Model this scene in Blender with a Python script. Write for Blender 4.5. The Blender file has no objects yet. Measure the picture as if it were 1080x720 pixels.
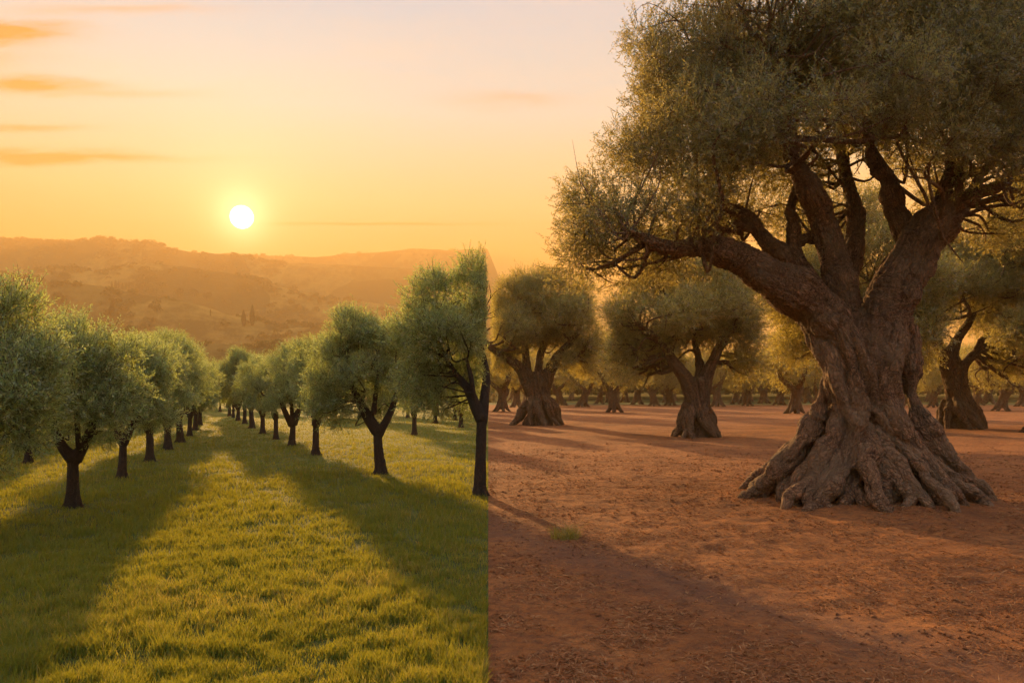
import bpy, math
import numpy as np
from mathutils import Vector

RS = np.random.RandomState
scene = bpy.context.scene
COL = scene.collection
PI = math.pi

# ------------------------------------------------------------------ camera
H, F, HY = 2.0, 840.0, 412.0          # eye height, focal length and horizon of the photograph
cd = bpy.data.cameras.new('camera')
cam = bpy.data.objects.new('camera', cd)
COL.objects.link(cam)
cam.location = (0, 0, H)
cam.rotation_euler = (PI / 2, 0, 0)
cd.sensor_width = 36
cd.lens = 36 * F / 1080
cd.shift_y = (HY - 360) / 1080
cd.clip_end = 9000
scene.camera = cam

def P(px, py, Y):
    return np.array([(px - 540) / F * Y, Y, H - (py - HY) / F * Y])

def base(px, py):
    Y = H * F / (py - HY)
    return np.array([(px - 540) / F * Y, Y])

SEAM = (515 - 540) / F                 # the straight boundary between grass and bare soil: X = SEAM * Y
SUN_EL = math.radians(11.9)
SUN_AZ = math.atan2(240 - 540, F)      # toward -X

# ------------------------------------------------------------------ noise
def _hash(ix, iy, iz, seed):
    h = (ix.astype(np.int64) * 374761393 + iy.astype(np.int64) * 668265263 + iz.astype(np.int64) * 2147483647 + seed * 974634777) & 0xFFFFFFFF
    h = ((h ^ (h >> 13)) * 1274126177) & 0xFFFFFFFF
    h = (h ^ (h >> 16)) & 0xFFFFFFFF
    return h / 2147483648.0 - 1.0

def vn(p, seed=0):
    p = np.asarray(p, dtype=np.float64)
    i = np.floor(p).astype(np.int64); f = p - i
    f = f * f * f * (f * (f * 6 - 15) + 10)
    x, y, z = i[:, 0], i[:, 1], i[:, 2]
    def c(a, b, d): return _hash(x + a, y + b, z + d, seed)
    fx, fy, fz = f[:, 0], f[:, 1], f[:, 2]
    x00 = c(0,0,0) * (1-fx) + c(1,0,0) * fx
    x10 = c(0,1,0) * (1-fx) + c(1,1,0) * fx
    x01 = c(0,0,1) * (1-fx) + c(1,0,1) * fx
    x11 = c(0,1,1) * (1-fx) + c(1,1,1) * fx
    return (x00*(1-fy)+x10*fy)*(1-fz) + (x01*(1-fy)+x11*fy)*fz

def fbm(p, oct=4, seed=0, gain=0.5):
    a, s, t = 1.0, 0.0, 0.0
    p = np.asarray(p, dtype=np.float64)
    for k in range(oct):
        s = s + a * vn(p * (2.03 ** k) + 17.3 * k, seed + k); t += a; a *= gain
    return s / t

def n2(X, Y, sc, oct=3, seed=0):
    p = np.stack([np.ravel(X) / sc, np.ravel(Y) / sc, np.full(np.size(X), 3.7)], 1)
    return fbm(p, oct, seed).reshape(np.shape(X))

def sstep(a, b, x):
    t = np.clip((x - a) / (b - a), 0, 1)
    return t * t * (3 - 2 * t)

# ------------------------------------------------------------------ mesh helpers
def mesh_np(name, V, Fc, mats=(), smooth=False, midx=None):
    """V (n,3), Fc (m,k) with k = 3 or 4"""
    me = bpy.data.meshes.new(name)
    V = np.ascontiguousarray(V, dtype=np.float32); Fc = np.ascontiguousarray(Fc, dtype=np.int32)
    m, k = Fc.shape
    me.vertices.add(len(V)); me.vertices.foreach_set('co', V.ravel())
    me.loops.add(m * k); me.loops.foreach_set('vertex_index', Fc.ravel())
    me.polygons.add(m); me.polygons.foreach_set('loop_start', np.arange(0, m * k, k, dtype=np.int32))
    if midx is not None: me.polygons.foreach_set('material_index', np.ascontiguousarray(midx, dtype=np.int32))
    me.update(calc_edges=True)
    me.polygons.foreach_set('use_smooth', np.full(m, bool(smooth)))
    for mt in mats: me.materials.append(mt)
    return me

def face_attr(me, name, arr):
    a = me.attributes.new(name, 'FLOAT', 'FACE')
    a.data.foreach_set('value', np.ascontiguousarray(arr, dtype=np.float32))

def link(name, me, parent=None, loc=None):
    o = bpy.data.objects.new(name, me)
    COL.objects.link(o)
    if parent is not None: o.parent = parent
    if loc is not None: o.location = loc
    return o

def tag(o, label=None, cat=None, group=None, kind=None):
    if label: o['label'] = label
    if cat: o['category'] = cat
    if group: o['group'] = group
    if kind: o['kind'] = kind
    return o

# ------------------------------------------------------------------ node helpers
class NT:
    def __init__(s, tree): s.t = tree; tree.nodes.clear()
    def n(s, typ, ins=None, **kw):
        nd = s.t.nodes.new(typ)
        for k, v in kw.items(): setattr(nd, k, v)
        for k, v in (ins or {}).items():
            sk = nd.inputs[k]
            if isinstance(v, bpy.types.NodeSocket): s.t.links.new(v, sk)
            else: sk.default_value = v
        return nd
    def m(s, op, a, b=0.0, c=0.0, clamp=False):
        nd = s.n('ShaderNodeMath', {0: a, 1: b, 2: c}, operation=op); nd.use_clamp = clamp
        return nd.outputs[0]
    def mix(s, f, a, b, typ='RGBA', blend='MIX'):
        nd = s.t.nodes.new('ShaderNodeMix'); nd.data_type = typ
        if typ == 'RGBA': nd.blend_type = blend
        idx = {'RGBA': (0, 6, 7, 2), 'FLOAT': (0, 2, 3, 0)}[typ]
        for i, v in zip(idx[:3], (f, a, b)):
            sk = nd.inputs[i]
            if isinstance(v, bpy.types.NodeSocket): s.t.links.new(v, sk)
            else: sk.default_value = v
        return nd.outputs[idx[3]]
    def ramp(s, f, stops, interp='LINEAR'):
        nd = s.n('ShaderNodeValToRGB', {0: f}); cr = nd.color_ramp; cr.interpolation = interp
        while len(cr.elements) < len(stops): cr.elements.new(0.5)
        for e, (p, c) in zip(cr.elements, stops):
            e.position = p; e.color = (*c, 1) if len(c) == 3 else c
        return nd.outputs[0]
    def noise(s, vec, scale, detail=4, rough=0.55, dist=0.0, col=False):
        nd = s.n('ShaderNodeTexNoise', {'Scale': scale, 'Detail': detail, 'Roughness': rough, 'Distortion': dist})
        if vec is not None: s.t.links.new(vec, nd.inputs['Vector'])
        return nd.outputs[1 if col else 0]
    def vmul(s, v, xyz):
        return s.n('ShaderNodeVectorMath', {0: v, 1: xyz}, operation='MULTIPLY').outputs[0]

def new_mat(name):
    m = bpy.data.materials.new(name); m.use_nodes = True
    return m, NT(m.node_tree)

# ------------------------------------------------------------------ materials
def bark_mat(name, dark, light, moss, fine=1.0, rough=0.9):
    m, t = new_mat(name)
    at = t.n('ShaderNodeAttribute', attribute_name='bark').outputs['Vector']
    gp = t.n('ShaderNodeTexCoord').outputs['Object']
    n1 = t.noise(at, 15 * fine, 8, 0.7, 0.8)
    n2_ = t.noise(at, 42 * fine, 6, 0.72)
    big = t.noise(gp, 1.3, 4, 0.6)
    vor = t.n('ShaderNodeTexVoronoi', {'Vector': at, 'Scale': 26 * fine}, feature='DISTANCE_TO_EDGE').outputs[0]
    crack = t.m('SMOOTH_MIN', vor, 0.28, 0.1)
    hgt = t.m('ADD', t.m('MULTIPLY', n1, 0.8), t.m('ADD', t.m('MULTIPLY', n2_, 0.4), t.m('MULTIPLY', crack, 0.9)))
    c = t.mix(t.ramp(n1, [(0.30, (0, 0, 0)), (0.68, (1, 1, 1))]), (*dark, 1), (*light, 1))
    c = t.mix(t.ramp(vor, [(0.0, (.75, .75, .75)), (0.10, (0, 0, 0))]), c, (*dark, 1))
    c = t.mix(t.ramp(big, [(0.45, (0, 0, 0)), (0.7, (1, 1, 1))]), c, (*moss, 1))
    c = t.mix(t.ramp(n2_, [(0.35, (.7, .7, .7)), (0.6, (0, 0, 0))]), c, t.mix(0.5, c, (0.02, 0.015, 0.01, 1)))
    b1 = t.n('ShaderNodeBump', {'Height': hgt, 'Strength': 1.0, 'Distance': 0.13 / fine})
    bs = t.n('ShaderNodeBsdfPrincipled', {'Base Color': c, 'Roughness': rough, 'Normal': b1.outputs[0]})
    bs.inputs['Specular IOR Level'].default_value = 0.2
    o = t.n('ShaderNodeOutputMaterial', {'Surface': bs.outputs[0]})
    return m

def leaf_mat(name, cols, under, trans, tmix=0.4, gloss=0.05):
    m, t = new_mat(name)
    r = t.n('ShaderNodeAttribute', attribute_name='rnd').outputs['Fac']
    c = t.ramp(r, cols)
    geo = t.n('ShaderNodeNewGeometry')
    c2 = t.mix(geo.outputs['Backfacing'], c, t.mix(0.6, c, (*under, 1)))
    d = t.n('ShaderNodeBsdfDiffuse', {'Color': c2})
    tr = t.n('ShaderNodeBsdfTranslucent', {'Color': t.mix(0.55, c, (*trans, 1))})
    gl = t.n('ShaderNodeBsdfGlossy', {'Color': (0.9, 0.9, 0.85, 1), 'Roughness': 0.42})
    a = t.n('ShaderNodeMixShader', {0: tmix, 1: d.outputs[0], 2: tr.outputs[0]})
    b = t.n('ShaderNodeMixShader', {0: gloss, 1: a.outputs[0], 2: gl.outputs[0]})
    t.n('ShaderNodeOutputMaterial', {'Surface': b.outputs[0]})
    return m

M_bark_old = bark_mat('ancient_bark', (0.040, 0.020, 0.009), (0.50, 0.275, 0.130), (0.27, 0.175, 0.090))
M_bark_mid = bark_mat('old_bark', (0.036, 0.019, 0.009), (0.34, 0.190, 0.090), (0.18, 0.120, 0.060), fine=0.7)
M_bark_young = bark_mat('dark_bark', (0.03, 0.02, 0.014), (0.085, 0.06, 0.042), (0.05, 0.045, 0.03), fine=2.2)
M_twig = bark_mat('twig_bark', (0.05, 0.035, 0.025), (0.11, 0.085, 0.06), (0.08, 0.07, 0.05), fine=2.0)
M_leaf_big = leaf_mat('ancient_olive_leaves', [(0.0, (0.026, 0.042, 0.014)), (0.5, (0.060, 0.092, 0.026)), (0.85, (0.11, 0.145, 0.042)), (1.0, (0.20, 0.22, 0.07))], (0.10, 0.12, 0.055), (0.75, 0.55, 0.12), 0.52)
M_leaf_mid = leaf_mat('grove_olive_leaves', [(0.0, (0.050, 0.072, 0.020)), (0.5, (0.130, 0.180, 0.042)), (1.0, (0.27, 0.29, 0.07))], (0.15, 0.14, 0.08), (0.85, 0.62, 0.10), 0.56)
M_leaf_young = leaf_mat('young_olive_leaves', [(0.0, (0.065, 0.110, 0.042)), (0.5, (0.150, 0.220, 0.090)), (0.9, (0.26, 0.33, 0.16)), (1.0, (0.38, 0.42, 0.24))], (0.16, 0.22, 0.10), (0.72, 0.78, 0.14), 0.56)
M_grass_blade = leaf_mat('grass_blades', [(0.0, (0.016, 0.060, 0.006)), (0.45, (0.040, 0.105, 0.010)), (0.8, (0.11, 0.140, 0.018)), (1.0, (0.32, 0.23, 0.07))], (0.08, 0.14, 0.03), (0.60, 0.50, 0.03), 0.5, 0.02)
M_straw = leaf_mat('straw_bits', [(0.0, (0.15, 0.06, 0.025)), (0.6, (0.33, 0.16, 0.06)), (1.0, (0.50, 0.32, 0.14))], (0.26, 0.12, 0.05), (0.4, 0.2, 0.07), 0.1, 0.0)
M_far_leaf = leaf_mat('far_leaves', [(0.0, (0.045, 0.055, 0.018)), (1.0, (0.12, 0.11, 0.04))], (0.1, 0.1, 0.05), (0.22, 0.17, 0.04), 0.3, 0.0)
M_cyp = leaf_mat('cypress_leaves', [(0.0, (0.02, 0.03, 0.012)), (1.0, (0.05, 0.06, 0.02))], (0.05, 0.05, 0.02), (0.08, 0.08, 0.02), 0.2, 0.0)

def ground_grass():
    m, t = new_mat('grass_ground')
    p = t.n('ShaderNodeNewGeometry').outputs['Position']
    a = t.noise(p, 0.6, 5, 0.6); b = t.noise(p, 9, 5, 0.7)
    c = t.ramp(a, [(0.3, (0.035, 0.070, 0.010)), (0.55, (0.07, 0.10, 0.018)), (0.75, (0.15, 0.13, 0.03))])
    c = t.mix(t.m('MULTIPLY', b, 0.7), c, (0.035, 0.04, 0.012, 1))
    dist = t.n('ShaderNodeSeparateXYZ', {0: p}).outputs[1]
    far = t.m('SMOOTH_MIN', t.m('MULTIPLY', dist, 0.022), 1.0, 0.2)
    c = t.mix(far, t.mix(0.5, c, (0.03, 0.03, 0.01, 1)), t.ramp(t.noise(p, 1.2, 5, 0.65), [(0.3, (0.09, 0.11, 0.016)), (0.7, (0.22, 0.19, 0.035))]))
    bp = t.n('ShaderNodeBump', {'Height': b, 'Strength': 0.8, 'Distance': 0.06})
    bs = t.n('ShaderNodeBsdfPrincipled', {'Base Color': c, 'Roughness': 0.95, 'Normal': bp.outputs[0]})
    bs.inputs['Specular IOR Level'].default_value = 0.1
    t.n('ShaderNodeOutputMaterial', {'Surface': bs.outputs[0]})
    return m

def ground_soil():
    m, t = new_mat('red_soil')
    p = t.n('ShaderNodeNewGeometry').outputs['Position']
    a = t.noise(p, 0.45, 6, 0.62); b = t.noise(p, 7, 8, 0.72, 0.4); f = t.noise(p, 45, 4, 0.7)
    c = t.ramp(a, [(0.30, (0.19, 0.074, 0.024)), (0.5, (0.34, 0.130, 0.036)), (0.72, (0.46, 0.190, 0.055))])
    c = t.mix(t.ramp(b, [(0.35, (0.75, 0.75, 0.75)), (0.6, (0, 0, 0))]), c, (0.105, 0.048, 0.026, 1))
    c = t.mix(t.ramp(f, [(0.55, (0, 0, 0)), (0.75, (0.6, 0.6, 0.6))]), c, (0.42, 0.21, 0.09, 1))
    # a darker, browner band of soil colour running down to the right
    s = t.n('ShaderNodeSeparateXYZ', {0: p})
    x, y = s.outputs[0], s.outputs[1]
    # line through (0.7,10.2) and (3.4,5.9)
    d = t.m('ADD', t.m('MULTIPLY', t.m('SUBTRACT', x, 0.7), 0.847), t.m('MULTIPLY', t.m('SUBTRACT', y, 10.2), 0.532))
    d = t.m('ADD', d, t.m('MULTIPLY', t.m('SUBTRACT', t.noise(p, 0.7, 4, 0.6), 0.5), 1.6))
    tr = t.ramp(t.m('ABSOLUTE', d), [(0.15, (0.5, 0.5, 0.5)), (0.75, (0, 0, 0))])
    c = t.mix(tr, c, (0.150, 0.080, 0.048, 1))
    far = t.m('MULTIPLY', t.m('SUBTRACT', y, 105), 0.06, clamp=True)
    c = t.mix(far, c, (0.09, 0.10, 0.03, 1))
    h = t.m('ADD', t.m('MULTIPLY', b, 1.0), t.m('ADD', t.m('MULTIPLY', f, 0.35), t.m('MULTIPLY', t.noise(p, 2.2, 4), 1.2)))
    bp = t.n('ShaderNodeBump', {'Height': h, 'Strength': 1.0, 'Distance': 0.10})
    bs = t.n('ShaderNodeBsdfPrincipled', {'Base Color': c, 'Roughness': 0.95, 'Normal': bp.outputs[0]})
    bs.inputs['Specular IOR Level'].default_value = 0.1
    t.n('ShaderNodeOutputMaterial', {'Surface': bs.outputs[0]})
    return m

def hill_mat():
    m, t = new_mat('hill_fields')
    p = t.n('ShaderNodeNewGeometry').outputs['Position']
    v = t.n('ShaderNodeTexVoronoi', {'Vector': t.n('ShaderNodeVectorMath', {0: p, 1: t.vmul(t.noise(p, 0.004, 3, col=True), (180, 180, 0))}, operation='ADD').outputs[0], 'Scale': 0.008}).outputs['Color']
    vv = t.n('ShaderNodeSeparateXYZ', {0: v}).outputs[0]
    c = t.ramp(vv, [(0.0, (0.03, 0.035, 0.012)), (0.3, (0.15, 0.12, 0.035)), (0.6, (0.34, 0.25, 0.065)), (1.0, (0.06, 0.06, 0.02))])
    c = t.mix(t.ramp(t.noise(p, 0.03, 6, 0.7), [(0.42, (0, 0, 0)), (0.6, (0.85, 0.85, 0.85))]), c, (0.035, 0.042, 0.018, 1))
    bp = t.n('ShaderNodeBump', {'Height': t.noise(p, 0.09, 6, 0.75), 'Strength': 1.0, 'Distance': 4.0})
    bs = t.n('ShaderNodeBsdfPrincipled', {'Base Color': c, 'Roughness': 1.0, 'Normal': bp.outputs[0]})
    bs.inputs['Specular IOR Level'].default_value = 0.0
    t.n('ShaderNodeOutputMaterial', {'Surface': bs.outputs[0]})
    return m
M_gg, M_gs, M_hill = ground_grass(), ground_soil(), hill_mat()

# ------------------------------------------------------------------ ground
BIG = base(905, 529)
def gh(X, Y):
    X = np.asarray(X, float); Y = np.asarray(Y, float)
    s = X - SEAM * Y
    near = 1 - sstep(60, 120, np.abs(Y))
    z = 0.10 * n2(X, Y, 9.0, 2, 5) * near
    left = sstep(0.0, 0.5, -s); right = sstep(0.0, 0.5, s)
    z = z + left * near * 0.028 * n2(X, Y, 0.9, 3, 11)
    z = z + right * near * (0.040 * n2(X, Y, 0.9, 4, 21) + 0.034 * n2(X, Y, 0.26, 3, 23))
    d = np.hypot(X - BIG[0], Y - BIG[1])
    z = z + 0.16 * np.exp(-(d / 2.6) ** 2)
    return z

def geo(a, b, n, step0):
    """0..b with first step step0 growing geometrically"""
    lo, hi = 1.0001, 3.0
    for _ in range(60):
        g = (lo + hi) / 2
        if step0 * (g ** n - 1) / (g - 1) > b - a: hi = g
        else: lo = g
    k = np.arange(n + 1)
    return a + step0 * (g ** k - 1) / (g - 1)

ys = np.concatenate([-geo(0, 600, 24, 2.0)[::-1][:-1], np.linspace(0, 4.5, 12)[:-1], np.arange(4.5, 17, 0.06), geo(17, 132, 110, 0.09)[1:]])
ys[-1] = 132
def sheet(name, sgn, mat, lim=3200):
    ss = np.concatenate([np.arange(0, 10, 0.07), geo(10, lim, 60, 0.1)[1:]]) * sgn
    S, Yg = np.meshgrid(ss, ys)
    X = S + SEAM * Yg
    Z = gh(X, Yg)
    V = np.stack([X.ravel(), Yg.ravel(), Z.ravel()], 1)
    nc, nr = len(ss), len(ys)
    i = np.arange(nr - 1)[:, None] * nc + np.arange(nc - 1)[None, :]
    Fc = np.stack([i, i + 1, i + nc + 1, i + nc], -1).reshape(-1, 4)
    if sgn < 0: Fc = Fc[:, ::-1]
    o = link(name, mesh_np(name, V, Fc, [mat], True))
    return tag(o, kind='structure')
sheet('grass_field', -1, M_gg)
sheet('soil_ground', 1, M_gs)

# ------------------------------------------------------------------ hills
RIDGES = [  # distance, depth width, silhouette in picture points (px, py)
    (2300, 190, [(-700, 300), (0, 300), (200, 272), (240, 266), (300, 269), (340, 270), (380, 267), (430, 262), (445, 261), (480, 263), (514, 262), (526, 292), (540, 330), (620, 400), (800, 408), (1500, 410), (4000, 405)]),
    (1700, 150, [(-900, 270), (-300, 240), (-60, 244), (0, 250), (50, 253), (115, 250), (140, 252), (200, 262), (255, 269), (300, 275), (380, 279), (450, 283), (515, 288), (526, 318), (540, 338), (620, 400), (800, 408), (4000, 408)]),
    (1150, 105, [(-800, 300), (-100, 290), (20, 290), (50, 280), (70, 277), (90, 280), (112, 284), (135, 277), (160, 274), (210, 280), (250, 287), (300, 300), (350, 310), (420, 318), (515, 325), (526, 355), (540, 375), (620, 400), (800, 408), (4000, 409)]),
    (720, 75, [(-800, 300), (-60, 282), (15, 284), (50, 292), (100, 297), (140, 303), (190, 312), (240, 326), (300, 337), (360, 334), (430, 330), (515, 340), (526, 370), (540, 390), (620, 400), (800, 408), (4000, 410)]),
    (430, 52, [(-800, 330), (0, 326), (60, 330), (110, 334), (170, 343), (220, 352), (270, 357), (340, 352), (430, 352), (500, 370), (580, 405), (640, 410), (4000, 411)]),
    (255, 32, [(-800, 352), (0, 352), (100, 358), (160, 365), (230, 377), (300, 380), (380, 377), (460, 385), (520, 404), (560, 411), (4000, 411)]),
]
def hz(X, Y):
    X = np.asarray(X, float); Y = np.asarray(Y, float)
    zs = []
    for D, w, pts in RIDGES:
        pts = np.array(pts, float)
        hx = (pts[:, 0] - 540) / F * D
        hv = (HY - pts[:, 1]) / F * D
        h = np.interp(X.ravel(), hx, hv).reshape(X.shape)
        h = h + n2(X, Y, D * 0.05, 3, int(D)) * np.clip(h, 0, 1e9) * 0.02
        g = np.where(Y < D, np.exp(-((Y - D) / w) ** 2), np.exp(-((Y - D) / (w * 1.3)) ** 2))
        zs.append(h * g)
    Z = np.max(np.stack(zs), 0)
    Z = 0.65 * Z + 0.35 * (np.sum(np.stack(zs) ** 3, 0)) ** (1 / 3.0) if False else Z
    fade = sstep(132, 200, Y)
    Lm = 1 - sstep(-0.03, 0.10, X / Y)
    Z = Z + fade * Lm * (n2(X, Y, 70, 4, 77) * 2.0 - 2.5)
    return Z * sstep(130, 150, Y)
yh = np.concatenate([[129.0], geo(131.9, 3300, 380, 0.6)])
uu = np.concatenate([-geo(0.80, 8, 30, 0.01)[::-1][:-1], np.linspace(-0.80, 0.80, 560), geo(0.80, 8, 30, 0.01)[1:]])
U, Yg = np.meshgrid(uu, yh)
Xg = U * Yg
Zg = hz(Xg, Yg); Zg[0, :] = -1.0
Zg[1, :] = -0.004
V = np.stack([Xg.ravel(), Yg.ravel(), Zg.ravel()], 1)
nc, nr = len(uu), len(yh)
i = np.arange(nr - 1)[:, None] * nc + np.arange(nc - 1)[None, :]
Fc = np.stack([i, i + 1, i + nc + 1, i + nc], -1).reshape(-1, 4)
tag(link('hills', mesh_np('hills', V, Fc, [M_hill], True)), kind='structure')

def on_hill(px, py, y0=170, y1=2400, nth=0):
    """the place on the hills seen at that point of the picture (nearest first)"""
    u = (px - 540) / F
    Y = np.linspace(y0, y1, 3000); Z = hz(u * Y, Y)
    pr = HY - (Z - H) / Y * F
    k = np.where(pr <= py)[0]
    k = k[0] if len(k) else np.argmin(pr)
    return np.array([u * Y[k], Y[k], Z[k]])

# ------------------------------------------------------------------ tubes and fused trunks
def catmull(pts, rad, sub=6):
    pts = np.array(pts, float); rad = np.array(rad, float)
    Pp = np.vstack([2 * pts[0] - pts[1], pts, 2 * pts[-1] - pts[-2]])
    out, r = [], []
    for k in range(len(pts) - 1):
        a, b, c, d = Pp[k], Pp[k + 1], Pp[k + 2], Pp[k + 3]
        for j in range(sub):
            t = j / sub
            out.append(0.5 * ((2 * b) + (-a + c) * t + (2 * a - 5 * b + 4 * c - d) * t * t + (-a + 3 * b - 3 * c + d) * t ** 3))
            r.append(rad[k] * (1 - t) + rad[k + 1] * t)
    out.append(pts[-1]); r.append(rad[-1])
    return np.array(out), np.array(r)

def tube_arrays(pts, rad, n=10, off=0):
    m = len(pts)
    T = np.gradient(pts, axis=0); T /= np.linalg.norm(T, axis=1)[:, None] + 1e-9
    ref = np.array([0.3, 0.9, 0.2]) if abs(T[0][1]) < 0.8 else np.array([1.0, 0, 0])
    N = np.zeros_like(T); u = np.cross(T[0], ref); u /= np.linalg.norm(u)
    for k in range(m):
        u = u - T[k] * np.dot(u, T[k]); u /= np.linalg.norm(u) + 1e-9; N[k] = u
    B = np.cross(T, N)
    a = np.linspace(0, 2 * PI, n, endpoint=False)
    V = pts[:, None, :] + rad[:, None, None] * (np.cos(a)[None, :, None] * N[:, None, :] + np.sin(a)[None, :, None] * B[:, None, :])
    V = V.reshape(-1, 3)
    i = np.arange(m - 1)[:, None] * n; j = np.arange(n)[None, :]; j2 = (j + 1) % n
    Fq = np.stack([i + j, i + j2, i + n + j2, i + n + j], -1).reshape(-1, 4)
    V = np.vstack([V, pts[0], pts[-1]])
    c0, c1 = m * n, m * n + 1
    jj = np.arange(n); jn = (jj + 1) % n
    T0 = np.stack([np.full(n, c0), jn, jj], 1)
    T1 = np.stack([np.full(n, c1), (m - 1) * n + jj, (m - 1) * n + jn], 1)
    tri = np.vstack([np.stack([Fq[:, 0], Fq[:, 1], Fq[:, 2]], 1), np.stack([Fq[:, 0], Fq[:, 2], Fq[:, 3]], 1), T0, T1])
    return V, tri + off

def soup(strands, n=10):
    Vs, Fs, off = [], [], 0
    for pts, rad in strands:
        v, f = tube_arrays(pts, rad, n, off); Vs.append(v); Fs.append(f); off += len(v)
    return np.vstack(Vs), np.vstack(Fs)

def bark_coords(Vv, strands):
    """coordinates that run along the wood, and the local axis"""
    A, B, RA, ARC, ID = [], [], [], [], []
    for k, (pts, rad) in enumerate(strands):
        d = np.linalg.norm(np.diff(pts, axis=0), axis=1); arc = np.concatenate([[0], np.cumsum(d)])
        A.append(pts[:-1]); B.append(pts[1:]); RA.append(rad[:-1]); ARC.append(arc[:-1]); ID.append(np.full(len(pts) - 1, k))
    A = np.vstack(A); B = np.vstack(B); RA = np.concatenate(RA); ARC = np.concatenate(ARC); ID = np.concatenate(ID)
    D = B - A; L2 = np.sum(D * D, 1) + 1e-9; L = np.sqrt(L2)
    out = np.zeros_like(Vv)
    lo, hi = np.minimum(A, B), np.maximum(A, B)
    span = max(.35, float(np.ptp(Vv[:, 2])) / 24)
    order = np.lexsort((np.arctan2(Vv[:, 1], Vv[:, 0]), np.floor(Vv[:, 2] / span)))
    for c0 in range(0, len(Vv), 1500):
        s = order[c0:c0 + 1500]
        v = Vv[s]
        mg = .45 + RA.max() * .3
        sel = np.where(np.all(hi > v.min(0) - mg, 1) & np.all(lo < v.max(0) + mg, 1))[0]
        if len(sel) == 0: sel = np.arange(len(A))
        w = v[:, None, :] - A[sel][None]
        t = np.clip(np.einsum('ijk,jk->ij', w, D[sel]) / L2[sel], 0, 1)
        q = w - t[..., None] * D[sel][None]
        dist = np.sqrt(np.einsum('ijk,ijk->ij', q, q)) - RA[sel][None]
        k = np.argmin(dist, 1); ii = np.arange(len(v))
        tt = t[ii, k]; perp = q[ii, k]; k = sel[k]; Dk = D[k] / L[k][:, None]
        u = ARC[k] + tt * L[k]
        out[s] = perp + Dk * (u * 0.22)[:, None] + (ID[k] * 3.17 % 11)[:, None]
    return out

def fuse(name, strands, voxel, mat, amp=0.03, freq=7.0, smooth_it=3, thin=(), n=10, bulge=0.05, bole=None):
    V, T = soup(strands, n)
    tmp = bpy.data.meshes.new('tmp'); tmp.from_pydata([], [], [])
    tm = mesh_np('tmp', V, T)
    ob = bpy.data.objects.new('tmp', tm); COL.objects.link(ob)
    md = ob.modifiers.new('r', 'REMESH'); md.mode = 'VOXEL'; md.voxel_size = voxel; md.adaptivity = 0
    if smooth_it:
        sm = ob.modifiers.new('s', 'SMOOTH'); sm.iterations = smooth_it; sm.factor = 0.5
    dg = bpy.context.evaluated_depsgraph_get()
    ev = ob.evaluated_get(dg); me = ev.to_mesh()
    nv, nf = len(me.vertices), len(me.polygons)
    co = np.empty(nv * 3, np.float32); me.vertices.foreach_get('co', co); co = co.reshape(-1, 3).astype(float)
    no = np.empty(nv * 3, np.float32); me.vertices.foreach_get('normal', no); no = no.reshape(-1, 3).astype(float)
    nl = len(me.loops); li = np.empty(nl, np.int32); me.loops.foreach_get('vertex_index', li)
    quads = li.reshape(-1, 4)
    ev.to_mesh_clear()
    bpy.data.objects.remove(ob); bpy.data.meshes.remove(tm); bpy.data.meshes.remove(tmp)
    bc = bark_coords(co, strands)
    def crev(q, sd): return np.minimum(np.abs(vn(q, sd)) * 3.2, 1) ** .8 - .55
    def warp(q, f): return q + np.stack([vn(q * f * .6 + 31, 61), vn(q * f * .6 + 57, 62), vn(q * f * .6 + 83, 63)], 1) * (.5 / f)
    w1 = warp(bc, freq)
    dis = amp * crev(w1 * freq, 3) + amp * .62 * crev(w1 * freq * 2.6 + 9, 8) + bulge * .6 * fbm(co * 2.2, 3, 14)
    if bole:
        zt, tw, R0, gain = bole
        th = np.arctan2(co[:, 1], co[:, 0]) + tw * co[:, 2] + .25 * fbm(co * .9 / R0, 2, 71)
        bu = np.stack([np.cos(th) * R0, np.sin(th) * R0, co[:, 2] * .13 - np.hypot(co[:, 0], co[:, 1]) * .05], 1)
        f0 = 1 / R0
        bw = warp(bu, 2.0 * f0)
        d2 = R0 * ((.07 + .09 * sstep(.2, 1.4, co[:, 2])) * crev(bw * 1.9 * f0 + 5, 21) + .085 * crev(bw * 4.8 * f0, 22) + .030 * crev(bw * 12 * f0, 23)) + bulge * .5 * fbm(co * 1.6 / R0, 3, 15)
        d2 = gain * d2 * (sstep(-.08, .30, co[:, 2]) * .65 + .35)
        wb = 1 - sstep(zt * .8, zt * 1.1, co[:, 2])
        dis = dis * (1 - wb * .45) + d2 * wb
    up = sstep(-.1, .12, co[:, 2]) * .5 + .5
    co = co + no * (dis * up)[:, None]
    Vv, Fq, BC = co, quads, bc
    if thin:
        v2, f2, off = [], [], len(Vv)
        for pts, rad in thin:
            a, f = tube_arrays(pts, rad, 5, off); off += len(a); v2.append(a); f2.append(f)
        v2 = np.vstack(v2); f2 = np.vstack(f2)
        f2 = np.hstack([f2, f2[:, :1]])   # triangles appended below
    me = mesh_np(name, Vv, Fq, [mat], True)
    at = me.attributes.new('bark', 'FLOAT_VECTOR', 'POINT')
    at.data.foreach_set('vector', np.ascontiguousarray(BC, dtype=np.float32).ravel())
    return me

def tubes_mesh(name, strands, mat, n=5):
    V, T = soup(strands, n)
    me = mesh_np(name, V, T, [mat], True)
    at = me.attributes.new('bark', 'FLOAT_VECTOR', 'POINT')
    at.data.foreach_set('vector', np.ascontiguousarray(V * np.array([1, 1, 0.3]), dtype=np.float32).ravel())
    return me

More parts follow.
